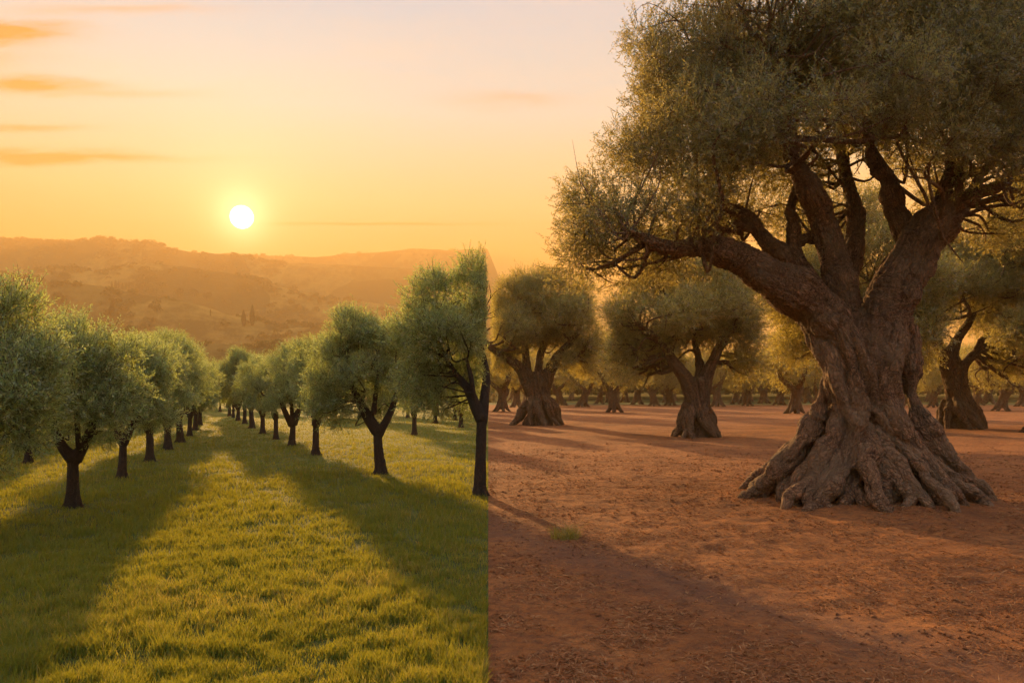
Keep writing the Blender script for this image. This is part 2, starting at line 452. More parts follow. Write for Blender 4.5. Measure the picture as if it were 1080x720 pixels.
def merge_meshes(name, a, b, mat):
    """one mesh from the fused wood and the thin branches"""
    def get(me):
        nv = len(me.vertices); co = np.empty(nv * 3, np.float32); me.vertices.foreach_get('co', co)
        at = np.empty(nv * 3, np.float32); me.attributes['bark'].data.foreach_get('vector', at)
        li = np.empty(len(me.loops), np.int32); me.loops.foreach_get('vertex_index', li)
        ls = np.empty(len(me.polygons), np.int32); me.polygons.foreach_get('loop_start', ls)
        return co, at, li, ls
    ca, aa, la, sa = get(a); cb, ab, lb, sb = get(b)
    me = bpy.data.meshes.new(name)
    co = np.concatenate([ca, cb]); li = np.concatenate([la, lb + len(ca) // 3]); ls = np.concatenate([sa, sb + len(la)])
    me.vertices.add(len(co) // 3); me.vertices.foreach_set('co', co)
    me.loops.add(len(li)); me.loops.foreach_set('vertex_index', li.astype(np.int32))
    me.polygons.add(len(ls)); me.polygons.foreach_set('loop_start', ls.astype(np.int32))
    me.update(calc_edges=True)
    me.polygons.foreach_set('use_smooth', np.ones(len(ls), bool))
    at = me.attributes.new('bark', 'FLOAT_VECTOR', 'POINT'); at.data.foreach_set('vector', np.concatenate([aa, ab]))
    me.materials.append(mat)
    bpy.data.meshes.remove(a); bpy.data.meshes.remove(b)
    return me

# ------------------------------------------------------------------ foliage
def unit(v): return v / (np.linalg.norm(v, axis=-1, keepdims=True) + 1e-9)

def sprigs(clumps, rng, dens, slen, nleaf, llen, lw, up=0.45, shell=0.45, center=None, mats=None, name='crown', keep=None, droop=0.0):
    """clumps: (x,y,z,r[,flat]) ; leafy shoots growing outward from each clump"""
    cl = np.asarray(clumps, float)
    cnt = np.maximum((dens * cl[:, 3] ** 2).astype(int), 3)
    idx = np.repeat(np.arange(len(cl)), cnt); S = len(idx)
    d = unit(rng.normal(size=(S, 3)))
    rr = (shell + (1 - shell) * rng.rand(S)) ** 0.8
    c = cl[idx, :3]; r = cl[idx, 3:4]
    wob = 1 + 0.35 * vn(d * 1.7 + idx[:, None] * 3.1, 5)[:, None]
    org = c + d * r * rr[:, None] * wob * np.array([1, 1, 0.85])
    ctr = np.mean(cl[:, :3], 0) if center is None else np.asarray(center)
    outw = unit(c - ctr)
    dr = unit(d * 0.8 + outw * 0.35 + np.array([0, 0, up]) + rng.normal(size=(S, 3)) * 0.35)
    if droop > 0:
        lowm = (rng.rand(S) < droop)[:, None]
        dr = np.where(lowm, unit(dr + np.array([0, 0, -1.3])), dr)
    L = slen * (0.6 + 0.8 * rng.rand(S))
    if keep is not None:
        k = keep(org + dr * L[:, None]) & keep(org)
        org, dr, L, idx = org[k], dr[k], L[k], idx[k]; S = len(org)
    a = unit(np.cross(dr, rng.normal(size=(S, 3)))); b = np.cross(dr, a)
    t = (np.arange(nleaf) + 0.5) / nleaf
    t = t[None, :] * np.ones((S, 1))
    ang = np.arange(nleaf)[None, :] * PI * 0.95 + rng.rand(S, 1) * 6.28 + rng.normal(size=(S, nleaf)) * 0.5
    side = np.cos(ang)[..., None] * a[:, None] + np.sin(ang)[..., None] * b[:, None]
    curve = (t ** 2)[..., None] * (rng.normal(size=(S, 1, 3)) * 0.12 + np.array([0, 0, 0.05])) * L[:, None, None]
    bp = org[:, None] + dr[:, None] * (t * L[:, None])[..., None] + curve
    spread = (1.0 - 0.35 * t + 0.28 * rng.normal(size=(S, nleaf)))[..., None]
    ld = unit(dr[:, None] * (1 - 0.5 * spread) + side * spread)
    ll = llen * (0.7 + 0.6 * rng.rand(S, nleaf))
    wn = unit(np.cross(ld, rng.normal(size=(S, nleaf, 3)) + dr[:, None] * 0.3))
    hw = (lw * 0.5 * (0.8 + 0.4 * rng.rand(S, nleaf)))[..., None]
    mid = bp + ld * (ll * 0.45)[..., None]
    tip = bp + ld * ll[..., None]
    Q = np.stack([bp, mid + wn * hw, tip, mid - wn * hw], 2).reshape(-1, 3)
    # thin stems
    e = org + dr * L[:, None] * 1.0 + curve[:, -1]
    sw = 0.0022 + lw * 0.08
    st = np.stack([org - a * sw, org + a * sw, e + a * sw * 0.4, e - a * sw * 0.4], 1).reshape(-1, 3)
    V = np.vstack([Q, st])
    Fq = np.arange(len(V)).reshape(-1, 4)
    nq = len(Q) // 4
    me = mesh_np(name, V, Fq, mats, False, np.concatenate([np.zeros(nq, int), np.ones(S, int)]))
    rv = 0.5 + 0.22 * rng.normal(size=(S, nleaf)) + 0.18 * rng.normal(size=(S, 1)) + (0.12 * rng.normal(size=len(cl)))[idx][:, None]
    face_attr(me, 'rnd', np.clip(np.concatenate([rv.ravel(), np.zeros(S)]), 0, 1))
    return me

def connect(clumps, limbs, rng, r0=0.03, frac=1.0, wig=0.15):
    """thin boughs from the nearest limb to each clump"""
    pts = np.vstack([p[int(len(p) * 0.35):] for p, r in limbs]); rad = np.concatenate([r[int(len(r) * 0.35):] for p, r in limbs])
    out = []
    for c in clumps:
        if rng.rand() > frac: continue
        tgt = np.array(c[:3]); dd = np.linalg.norm(pts - tgt, axis=1) + np.clip(pts[:, 2] - tgt[2], 0, 9) * 0.8
        k = np.argmin(dd); a = pts[k]
        if dd[k] < 0.15: continue
        L = np.linalg.norm(tgt - a)
        m1 = a + (tgt - a) * 0.35 + rng.normal(size=3) * wig * L + np.array([0, 0, -0.08 * L])
        m2 = a + (tgt - a) * 0.7 + rng.normal(size=3) * wig * L * 0.7
        r = min(rad[k] * 0.7, r0 * (0.6 + 0.35 * L))
        p, q = catmull([a, m1, m2, tgt], [r, r * 0.75, r * 0.5, r * 0.2], 4)
        out.append((p, q))
        for _ in range(2):
            j = rng.randint(4, len(p) - 1); s = p[j]; e = s + unit(rng.normal(size=3) + unit(tgt - a)) * 0.35 * L
            pp, qq = catmull([s, (s + e) / 2 + rng.normal(size=3) * 0.04 * L, e], [q[j] * 0.6, q[j] * 0.45, q[j] * 0.15], 3)
            out.append((pp, qq))
    return out

def thing(name, loc, rz=0.0, sc=1.0):
    o = bpy.data.objects.new(name, None); COL.objects.link(o)
    o.empty_display_size = 0.3
    o.location = loc; o.rotation_euler = (0, 0, rz); o.scale = (sc, sc, sc)
    return o

def place_tree(name, parts, loc, rz=0, sc=1.0, label=None, group=None, cat='olive tree'):
    r = thing(name, loc, rz, sc)
    for pn, me in parts: link(pn, me, r)
    return tag(r, label, cat, group)

def lobes_to_clumps(lobes, rng, scale_px, Y0, X0, cr=(0.35, 0.6), dens=1.0, fill=0.35, z0=0.0):
    """lobes (px,py,dy,rx,ry) of picture points about a tree standing at depth Y0"""
    out = []
    for px, py, dy, rx, ry in lobes:
        Y = Y0 + dy; k = Y / F
        c = P(px, py, Y) - np.array([X0, Y0, z0]); ax = np.array([rx * k, 0.5 * (rx + ry) * k * 1.15, ry * k])
        n = max(2, int(dens * (ax[0] * ax[2]) / (cr[0] * cr[1]) * 2.0))
        for _ in range(n):
            d = unit(rng.normal(size=3)); q = (fill + (1 - fill) * rng.rand()) ** 0.6
            r = cr[0] + (cr[1] - cr[0]) * rng.rand()
            s = np.maximum(ax - r * 0.6, ax * 0.3)
            out.append([*(c + d * s * q), r])
    return np.array(out)

# ================================================================== THE ANCIENT TREE
def build_big():
    rng = RS(7)
    X0, Y0 = BIG
    def L(px, py, dy): return P(px, py, Y0 + dy) - np.array([X0, Y0, 0])
    S = []
    # root strands: angle, reach, foot radius, lean of twist
    roots = [(3.02, 1.95, .10), (3.45, 1.65, .12), (3.85, 1.45, .13), (4.22, 1.30, .17), (4.55, 1.15, .15), (4.9, 1.30, .16), (5.25, 1.35, .14),
             (5.62, 1.75, .13), (5.95, 2.05, .12), (6.25, 2.15, .10), (0.5, 1.8, .12), (1.0, 1.5, .12), (1.55, 1.4, .13), (2.1, 1.5, .12), (2.6, 1.7, .12)]
    for k, (th, R, rf) in enumerate(roots):
        tw = 0.30 + 0.12 * rng.rand()
        ct = np.array([0.05, 0, 0])
        prof = [(R * 1.08, -0.14, rf * .35, -.10), (R * .98, -.01, rf * .8, -.06), (R * .86, .13, rf * 1.15, 0), (R * .72, .38, rf * 1.4, .04), (R * .60, .72, rf * 1.5, .12),
                (.34 + R * .26, 1.08, rf * 1.5, .25), (.50, 1.5, .155, .42), (.38, 1.85, .155, .6), (.40, 2.3, .155, .85), (.50, 2.8, .20, 1.05), (.48, 3.1, .15, 1.15)]
        pts, rad = [], []
        for r, z, q, a in prof:
            w = 0.07 * min(1, r / 0.8)
            an = th - a * tw * 2.2 + rng.normal() * 0.08
            pts.append(ct * (z / 2) + np.array([math.cos(an) * (r + rng.normal() * w), math.sin(an) * (r + rng.normal() * w) * 0.92, z]))
            rad.append(max(q * (0.9 + 0.25 * rng.rand()), 0.03))
        S.append(catmull(pts, rad, 5))
        if rng.rand() < 0.75:   # side root
            j = 2; a0 = th + rng.choice([-1, 1]) * 0.28
            S.append(catmull([pts[4], pts[3] + np.array([math.cos(a0), math.sin(a0), 0]) * .12, np.array([math.cos(a0) * R * .95, math.sin(a0) * R * .95, .02]), np.array([math.cos(a0) * R * 1.15, math.sin(a0) * R * 1.15, -.12])],
                             [rf, rf * .95, rf * .55, rf * .25], 5))
    # core of the bole
    S.append(catmull([(.05, -.1, -.25), (.05, -.1, .05), (.06, -.08, .35), (.08, -.05, .7), (.08, 0, 1.2), (.09, 0, 1.8)], [1.33, 1.10, .88, .70, .50, .40], 6))
    S.append(catmull([(0, 0, 0.2), (.05, 0, 1), (.08, 0, 1.8), (.03, 0, 2.6), (0, 0, 3.1)], [.5, .42, .37, .42, .38], 6))
    # the separate strand on the left with a dark hollow behind it
    S.append(catmull([L(880, 385, -.2), L(871, 405, -.25), L(867, 425, -.3), L(859, 447, -.35), L(846, 468, -.4), L(829, 489, -.45), L(811, 508, -.4), L(795, 522, -.3), L(778, 533, -.2)], [.10, .10, .11, .13, .15, .14, .11, .08, .04], 6))
    # heavy folds winding down the front of the bole
    for pp, rr in [
        ([(868, 322, -.30), (893, 350, -.50), (905, 378, -.58), (908, 410, -.62), (903, 445, -.66), (893, 480, -.85), (880, 510, -1.15), (862, 532, -1.45), (846, 542, -1.7)], [.12, .19, .20, .16, .14, .14, .12, .09, .05]),
        ([(945, 335, -.25), (940, 365, -.45), (934, 392, -.60), (938, 425, -.66), (950, 458, -.8), (968, 490, -1.0), (990, 516, -1.2), (1012, 532, -1.4)], [.16, .20, .19, .15, .14, .13, .09, .05]),
        ([(915, 345, -.45), (922, 375, -.60), (920, 400, -.66), (924, 430, -.68), (930, 470, -.85), (934, 505, -1.1), (938, 532, -1.35)], [.15, .21, .17, .11, .10, .10, .07]),
        ([(862, 352, -.15), (868, 378, -.35), (880, 405, -.50), (886, 435, -.58), (880, 465, -.72), (868, 492, -.9), (852, 515, -1.1), (832, 530, -1.25)], [.13, .17, .17, .15, .14, .13, .09, .05]),
        ([(955, 345, .0), (957, 385, -.10), (958, 415, -.2), (970, 450, -.4), (992, 484, -.5), (1018, 508, -.5), (1042, 524, -.5)], [.15, .17, .15, .15, .13, .09, .05]),
        ([(918, 372, -.68), (926, 382, -.70), (930, 396, -.68)], [.12, .17, .10])]:
        q = catmull([L(*a) for a in pp], rr, 6); ar = np.arange(len(q[1])) * .14; ep = q[0][-1]; dn = unit(np.array([ep[0], ep[1], 0])) * .3; q = (np.vstack([q[0], ep + dn * .5 + [0, 0, -.12 - ep[2]], ep + dn + [0, 0, -.25 - ep[2]]]), np.concatenate([q[1], [.05, .03]])); ar = np.arange(len(q[1])) * .14
        wb = np.stack([vn(np.stack([ar, ar * 0 + pp[0][0], ar * 0 + j], 1), 9) for j in range(3)], 1)
        S.append((q[0] + wb * .07, q[1]))
    # many thin gnarled roots running over the flare and into the soil
    for j in range(34):
        th = rng.rand() * 2 * PI; R1 = 1.7 + .75 * rng.rand(); r0 = .035 + .055 * rng.rand(); pts = []
        for u in np.linspace(0, 1, 9):
            r = .72 + (R1 - .72) * u; zz = 1.35 * (1 - u) ** 1.25 - .03 - .10 * sstep(.75, 1, u)
            th += rng.normal() * .055
            pts.append(np.array([math.cos(th) * r + .05, math.sin(th) * r * .95, zz]))
        S.append(catmull(pts, [r0 * .8, r0 * 1.3, r0 * 1.6, r0 * 1.6, r0 * 1.4, r0 * 1.3, r0 * 1.1, r0 * .8, r0 * .4], 4))
    limbs = []
    def limb(pp, rr):
        q = catmull([L(*a) for a in pp], rr, 6)
        # gentle knots along it
        t = np.linspace(0, 1, len(q[1])); k = rng.rand() * 9
        q = (q[0] + 0.04 * np.stack([np.sin(t * 11 + k), np.cos(t * 9 + k), np.sin(t * 13 + 2 * k)], 1) * sstep(.2, .5, t)[:, None], q[1] * (1 + .09 * np.sin(t * 23 + k) + .07 * np.sin(t * 41 + 2 * k)))
        S.append(q); limbs.append(q)
    limb([(915, 420, 0), (893, 372, -.1), (862, 330, -.2), (832, 306, -.35), (803, 291, -.5), (772, 276, -.6), (747, 266, -.7), (727, 262, -.8), (700, 264, -1.0), (668, 250, -1.2)], [.36, .42, .40, .36, .32, .25, .19, .13, .09, .04])
    limb([(893, 372, -.2), (872, 345, -.35), (846, 322, -.5), (815, 305, -.65), (790, 292, -.7)], [.25, .24, .20, .17, .08])
    limb([(870, 330, .3), (847, 297, .4), (827, 275, .5), (807, 256, .6), (787, 233, .8), (767, 219, .9), (745, 205, 1.0), (720, 195, 1.1)], [.26, .24, .19, .14, .12, .10, .07, .03])
    limb([(797, 245, .7), (780, 243, .6), (765, 247, .5)], [.09, .07, .04])
    limb([(905, 400, 0), (896, 350, .05), (887, 310, .1), (881, 280, .1), (870, 243, .1), (853, 205, 0), (838, 173, -.1), (831, 140, -.2), (826, 100, -.3), (815, 60, -.4)], [.36, .32, .27, .24, .23, .20, .15, .12, .08, .04])
    limb([(853, 300, .35), (838, 275, .4), (836, 250, .45), (835, 223, .4), (843, 197, .3), (850, 180, .3)], [.15, .13, .10, .09, .08, .05])
    limb([(836, 262, .4), (855, 255, .45), (872, 262, .4)], [.07, .06, .05])
    limb([(925, 410, 0), (930, 360, 0), (938, 315, 0), (955, 282, .1), (977, 247, .2), (998, 217, .3), (1007, 182, .3), (1010, 150, .3), (1015, 110, .3), (1022, 70, .3)], [.40, .44, .38, .36, .30, .23, .16, .12, .08, .04])
    limb([(942, 345, -.2), (958, 310, -.2), (975, 280, -.1), (990, 250, 0)], [.22, .20, .18, .12])
    limb([(996, 224, .3), (1025, 211, .2), (1055, 195, 0), (1090, 170, -.2), (1130, 140, -.3)], [.18, .13, .10, .07, .03])
    limb([(966, 278, .3), (953, 242, .4), (942, 218, .5), (938, 194, .5), (923, 180, .5), (917, 157, .5), (913, 133, .5), (921, 110, .5), (930, 70, .5)], [.22, .20, .17, .15, .12, .09, .075, .06, .03])
    limb([(914, 137, .5), (905, 115, .4), (903, 90, .3)], [.06, .045, .02])
    # boughs on the far side
    limb([(900, 345, .5), (893, 300, 1.0), (905, 240, 1.8), (890, 180, 2.6), (880, 110, 3.2)], [.28, .22, .16, .1, .05])
    limb([(935, 330, .4), (970, 290, 1.0), (1010, 230, 1.9), (1050, 170, 2.6)], [.25, .18, .12, .05])
    lob = [(628, 258, 0, 40, 36), (668, 238, -.6, 62, 48), (618, 212, .4, 30, 26), (700, 190, 0, 70, 52), (655, 168, .6, 36, 34), (745, 215, -1.2, 60, 40),
           (690, 122, .3, 40, 38), (700, 70, .2, 46, 46), (688, 42, .8, 34, 32), (742, 30, 0, 66, 60), (752, 128, -1.3, 80, 62), (745, 130, 1.6, 80, 60),
           (822, 62, -.4, 88, 72), (830, 120, -2.2, 78, 52), (905, 40, -.6, 96, 72), (930, 95, -2.2, 80, 50), (990, 90, -1.2, 84, 66), (1010, 30, 0, 100, 80),
           (1066, 80, -.6, 84, 80), (1062, 165, -.8, 66, 48), (1095, 218, 0, 44, 34), (1120, 130, .5, 80, 80), (1150, 40, 0, 90, 90), (1180, 200, .6, 50, 40),
           (800, -50, 0, 100, 60), (920, -80, 0, 120, 70), (1040, -70, 0, 120, 70), (650, 288, -.2, 50, 14), (612, 285, .3, 30, 14), (715, 278, .2, 46, 16),
           (840, 60, 2.6, 100, 70), (960, 40, 3.0, 110, 80), (1070, 90, 2.8, 90, 80), (900, 130, 3.0, 80, 50), (1000, 165, 2.6, 60, 36), (800, 175, 2.4, 60, 36),
           (1050, 235, 2.2, 50, 30), (975, 215, 2.8, 50, 26), (790, 215, 2.4, 50, 34), (730, 235, 1.6, 50, 34), (860, 200, 2.9, 50, 30), (690, 262, 1.2, 50, 26), (790, 160, -1.6, 50, 34), (1000, 150, -1.6, 46, 34), (870, 165, 1.8, 50, 28), (960, 140, 1.5, 50, 34), (860, 70, .5, 190, 100), (1000, 90, 0, 150, 110), (760, 110, .3, 110, 90), (765, 250, 2.2, 56, 26), (850, 232, 3.0, 60, 28), (690, 284, .9, 56, 14), (630, 232, .2, 46, 50), (610, 262, .3, 34, 30)]
    cl = lobes_to_clumps(lob, rng, None, Y0, X0, cr=(0.34, 0.60), dens=0.95)
    thin = connect(cl, limbs, rng, 0.035, 0.8)
    a = fuse('trunk', S, 0.022, M_bark_old, amp=0.040, freq=6.0, smooth_it=4, n=12, bulge=0.07, bole=(3.0, .30, .8, 1.0))
    b = tubes_mesh('t2', thin, M_bark_old)
    trunk = merge_meshes('trunk', a, b, M_bark_old)
    crown = sprigs(cl, rng, 400, 0.24, 13, 0.062, 0.017, up=0.45, shell=0.25, center=(0, 0, 4.5), mats=[M_leaf_big, M_twig], droop=0.30)
    print('BIG clumps', len(cl), 'crown faces', len(crown.polygons), 'trunk', len(trunk.polygons))
    z = float(gh(np.array([X0]), np.array([Y0]))[0]) - 0.14
    place_tree('ancient_olive_tree', [('trunk', trunk), ('crown', crown)], (X0, Y0, z),
               label='huge ancient olive tree with thick twisted gnarled trunk and flared roots on red soil', cat='olive tree')
build_big()

# ================================================================== right-hand grove
def mid_tree(seed, px0, py0, limbs_px, lob, waist, flare, leaf=(0.42, 12, 0.10, 0.030), dens=230, keepf=None, rr=1.0, cr=(0.42, 0.85)):
    """an old grove tree, drawn at its place and returned as meshes about its foot"""
    rng = RS(seed)
    X0, Y0 = base(px0, py0)
    k = Y0 / F
    def L(px, py, dy): return P(px, py, Y0 + dy) - np.array([X0, Y0, 0])
    S, limbs = [], []
    zt = H - (waist[0] - HY) * k          # height of the waist
    for j in range(11):
        th = j * 2 * PI / 11 + rng.normal() * .12; R = flare * k * (0.85 + .35 * rng.rand()); w = waist[1] * k
        prof = [(R * 1.1, -.15, .04), (R, 0, .10), (R * .72, .18 * zt, .2), (R * .5 + w * .2, .42 * zt, .27), (w * .65, .75 * zt, .26), (w * .5, zt, .27), (w * .45, zt * 1.25, .22)]
        pts = [np.array([math.cos(th - z * .38) * r + rng.normal() * .05 + waist[2] * k * min(1, z / zt), math.sin(th - z * .38) * r + rng.normal() * .05, z]) for r, z, q in prof]
        S.append(catmull(pts, [max(q * w * 1.5 * rr, .05) for r, z, q in prof], 4))
    S.append(catmull([(0, 0, .2), (waist[2] * k * .5, 0, zt * .5), (waist[2] * k, 0, zt)], [waist[1] * k * 1.1, waist[1] * k * .8, waist[1] * k * .75], 4))
    S.append(catmull([(0, 0, -.3), (0, 0, .05), (0, 0, .3 * zt), (waist[2] * k * .5, 0, .6 * zt), (waist[2] * k, 0, zt)], [flare * k * .85, flare * k * .62, flare * k * .33, waist[1] * k * .95, waist[1] * k * .8], 5))
    for pp, wd in limbs_px:
        q = catmull([L(*a) for a in pp], [w * k * (.36 if i_ == 0 else .42) for i_, w in enumerate(wd)], 5)
        S.append(q); limbs.append(q)
    cl = lobes_to_clumps(lob, rng, None, Y0, X0, cr=cr, dens=1.15)
    if keepf is not None:
        cl = cl[[keepf(c[0] + X0, c[1] + Y0) for c in cl]]
    thin = connect(cl, limbs, rng, .06, .7)
    a = fuse('trunk', S, .05, M_bark_mid, amp=.06, freq=3.4, smooth_it=2, bulge=.08, bole=(zt * 1.25, .35, waist[1] * k * 1.25, 1.25))
    trunk = merge_meshes('trunk', a, tubes_mesh('t2', thin, M_bark_mid, 4), M_bark_mid)
    kf = None
    if keepf is not None:
        kf = lambda p: keepf(p[:, 0] + X0, p[:, 1] + Y0)
    crown = sprigs(cl, rng, dens, leaf[0], leaf[1], leaf[2], leaf[3], up=.4, shell=.2, mats=[M_leaf_mid, M_twig], keep=kf, droop=.12)
    print('MID', len(cl), len(crown.polygons), len(trunk.polygons))
    return [('trunk', trunk), ('crown', crown)], (X0, Y0)

right_of_seam = lambda x, y: x > SEAM * y + 0.12
T1, c1 = mid_tree(11, 567, 447,
    [([(566, 425, 0), (560, 405, 0), (550, 388, -.3), (536, 376, -.6), (520, 366, -.9), (505, 352, -1)], [26, 19, 14, 10, 7, 4]),
     ([(562, 410, 0), (556, 388, .2), (554, 366, .4), (548, 345, .5), (550, 325, .5)], [18, 11, 8, 6, 3]),
     ([(570, 415, 0), (577, 395, .2), (588, 374, .3), (600, 360, .3), (612, 345, .2), (620, 325, 0)], [20, 16, 11, 8, 6, 3]),
     ([(594, 368, .3), (606, 372, .1), (618, 366, 0)], [7, 5, 3]),
     ([(567, 405, .3), (570, 375, 1.2), (580, 340, 2)], [14, 9, 4])],
    [(540, 315, 0, 26, 32), (575, 308, 0, 34, 28), (605, 320, 0, 30, 32), (560, 345, -.6, 34, 22), (535, 355, .5, 20, 34), (615, 350, .4, 22, 30), (590, 350, 1.6, 30, 26), (560, 300, 1.6, 30, 20), (600, 378, -.4, 26, 12), (540, 340, -1.8, 22, 22), (600, 330, -1.8, 26, 26), (570, 330, 2.8, 34, 30), (526, 372, -.5, 12, 22), (622, 372, .3, 16, 24), (575, 350, 2.4, 40, 20), (612, 384, 1.5, 16, 12), (530, 330, 1, 18, 36)],
    (402, 9.5, 2), 27, keepf=right_of_seam)
T2, c2 = mid_tree(12, 735, 459,
    [([(735, 430, 0), (730, 408, 0), (720, 392, -.1), (708, 376, -.3), (702, 366, -.4), (690, 352, -.6), (675, 340, -.8)], [28, 22, 15, 11, 9, 6, 3]),
     ([(738, 425, 0), (742, 402, .1), (752, 380, .2), (760, 362, .2), (770, 345, .3), (780, 322, .3)], [26, 18, 13, 11, 7, 3]),
     ([(735, 412, .2), (738, 380, .8), (730, 345, 1.4), (735, 315, 1.6)], [14, 9, 6, 3]),
     ([(706, 373, -.3), (714, 350, -.3), (716, 325, -.2)], [7, 5, 3])],
    [(668, 318, 0, 28, 38), (700, 292, .4, 38, 28), (745, 288, 0, 40, 28), (780, 320, 0, 26, 42), (720, 325, -1.6, 44, 30), (690, 355, .6, 38, 28), (760, 345, .8, 38, 28), (664, 355, -.3, 22, 22), (735, 330, 2.2, 52, 34), (790, 350, .4, 18, 28), (700, 378, 1.6, 32, 14), (760, 310, -1.6, 30, 28), (660, 375, .2, 24, 26), (670, 385, 2.2, 20, 14), (785, 375, .4, 20, 26), (735, 345, 2.6, 50, 20), (650, 340, .6, 16, 30), (700, 262, .6, 30, 16), (745, 262, .8, 34, 14)],
    (408, 9.5, 0), 27)
T3, c3 = mid_tree(13, 1010, 451,
    [([(1010, 425, 0), (1006, 400, 0), (996, 376, -.2), (988, 358, -.3), (984, 345, -.4), (975, 335, -.5), (965, 322, -.6)], [24, 22, 15, 11, 9, 6, 4]),
     ([(1002, 390, 0), (1003, 370, .2), (1014, 350, .3), (1024, 335, .3), (1026, 315, .3), (1030, 290, .3)], [16, 12, 10, 9, 6, 3]),
     ([(1012, 405, 0), (1016, 385, .2), (1030, 370, .3), (1037, 355, .3), (1052, 345, .3), (1068, 332, .2)], [18, 11, 10, 7, 6, 3]),
     ([(1014, 388, .2), (1010, 374, .3), (1012, 360, .3)], [6, 5, 3])],
    [(985, 312, 0, 28, 34), (1020, 285, .3, 42, 30), (1060, 300, 0, 34, 36), (1005, 250, .6, 32, 28), (1050, 255, 0, 40, 28), (1085, 290, 0, 30, 40), (975, 350, .5, 16, 26), (1070, 345, -.5, 30, 18), (1035, 320, 2.2, 50, 36), (1090, 340, .6, 26, 22), (1030, 300, -2, 44, 28), (980, 280, .5, 26, 28), (966, 365, 1.5, 18, 30), (1080, 372, .6, 26, 26), (1070, 388, 1.6, 20, 12), (1095, 250, .4, 30, 40)],
    (402, 9, 0), 27)

def gz(x, y): return float(gh(np.array([x]), np.array([y]))[0]) - .04
G1 = 'old olive trees of the grove on red soil'
place_tree('olive_tree', T1, (*c1, gz(*c1)), label='old olive tree with three spreading limbs at the left edge of the red soil', group=G1)
place_tree('olive_tree', T2, (*c2, gz(*c2)), label='old olive tree with Y-forked trunk just left of the huge ancient olive', group=G1)
place_tree('olive_tree', T3, (*c3, gz(*c3)), label='old leaning olive tree right of the huge ancient trunk', group=G1)

# smaller, farther grove trees: two light-weight kinds
def far_tree(seed, spread=1.0):
    rng = RS(seed); S, limbs = [], []; lx, ly = rng.normal(size=2) * .22
    for j in range(6):
        th = j * PI / 3 + rng.normal() * .2
        S.append(catmull([(math.cos(th) * 1.15, math.sin(th) * 1.15, -.1), (math.cos(th) * .6, math.sin(th) * .6, .3), (math.cos(th + .3) * .30 + lx * .5, math.sin(th + .3) * .30 + ly * .5, 1.0), (math.cos(th + .9) * .22 + lx, math.sin(th + .9) * .22 + ly, 1.9)], [.06, .17, .21, .20], 3))
    n = rng.randint(2, 5)
    for j in range(n):
        th = j * 2 * PI / n + rng.normal() * .3
        c, s = math.cos(th), math.sin(th)
        wb = rng.normal(size=4) * .25; q = catmull([(lx, ly, 1.4), (lx + c * .45 + wb[0], ly + s * .45 + wb[1], 2.2), (c * 1.1 * spread + wb[2], s * 1.1 * spread + wb[3], 3.2), (c * 1.5 * spread, s * 1.5 * spread, 4.4), (c * 2.1 * spread, s * 2.1 * spread, 5.4)], [.30, .25, .19, .12, .05], 4)
        S.append(q); limbs.append(q)
    cl = []
    for _ in range(60):
        d = unit(rng.normal(size=3)); q = (.35 + .65 * rng.rand()) ** .6
        cl.append([d[0] * 3.1 * spread * q, d[1] * 3.1 * spread * q, 4.9 + d[2] * 2.5 * q, .7 + .5 * rng.rand()])
    cl = np.array(cl)
    a = fuse('trunk', S, .11, M_bark_mid, amp=.05, freq=2.5, smooth_it=1, bulge=.08, n=8)
    trunk = merge_meshes('trunk', a, tubes_mesh('t2', connect(cl, limbs, rng, .05, .5), M_bark_mid, 3), M_bark_mid)
    crown = sprigs(cl, rng, 62, .45, 7, .18, .06, up=.35, shell=.2, mats=[M_leaf_mid, M_twig], droop=.1)
    print('FAR', len(crown.polygons), len(trunk.polygons))
    return [('trunk', trunk), ('crown', crown)]
FAR = [far_tree(31), far_tree(32, 1.15), far_tree(33, .9), far_tree(34, 1.05), far_tree(35, 1.2)]
rng = RS(91)
far_list = [  # px, py, kind (0..2 light, 3.. copies of the near ones), scale, label
    (648, 434.5, 1, 1.0, 'olive tree with forked trunk between the two nearest old grove olives'),
    (529, 434, 0, .92, 'olive tree half hidden behind the leftmost old grove olive'),
    (838, 436, 0, 1.0, 'small wide-forked olive tree just left of the huge gnarled trunk'),
    (1056, 433.5, 2, .95, 'thick-trunked olive tree in the distance by the right edge'),
]
for px, py, k, s, lab in far_list:
    x, y = base(px, py)
    place_tree('olive_tree', FAR[k], (x, y, gz(x, y)), rng.rand() * 6.28, s, lab, G1)
x, y = base(893, 452)
place_tree('olive_tree', T2, (x, y, gz(x, y)), 2.1, 1.35, 'tall golden olive crown behind the forks of the huge ancient trunk', G1)
x, y = base(1120, 456)
place_tree('olive_tree', T3, (x, y, gz(x, y)), 1.1, 1.1, 'olive crown reaching in at the right edge behind the huge ancient tree', G1)
G2 = 'distant olive trees at the back of the grove'
for px, py in [(614, 429), (592, 427.5), (690, 428), (707, 427.5), (757, 428.5), (788, 428), (822, 427), (864, 428), (984, 429.5), (957, 428), (1078, 428.5), (1030, 427.5), (672, 426.5), (632, 426), (727, 426), (560, 427), (545, 429.5), (806, 425.5), (775, 426), (1004, 426.5), (1043, 425.8)]:
    x, y = base(px, py)
    place_tree('olive_tree', FAR[rng.randint(5)], (x, y, gz(x, y)), rng.rand() * 6.28, .85 + .3 * rng.rand(), 'distant old olive tree at the back of the red soil grove', G2)
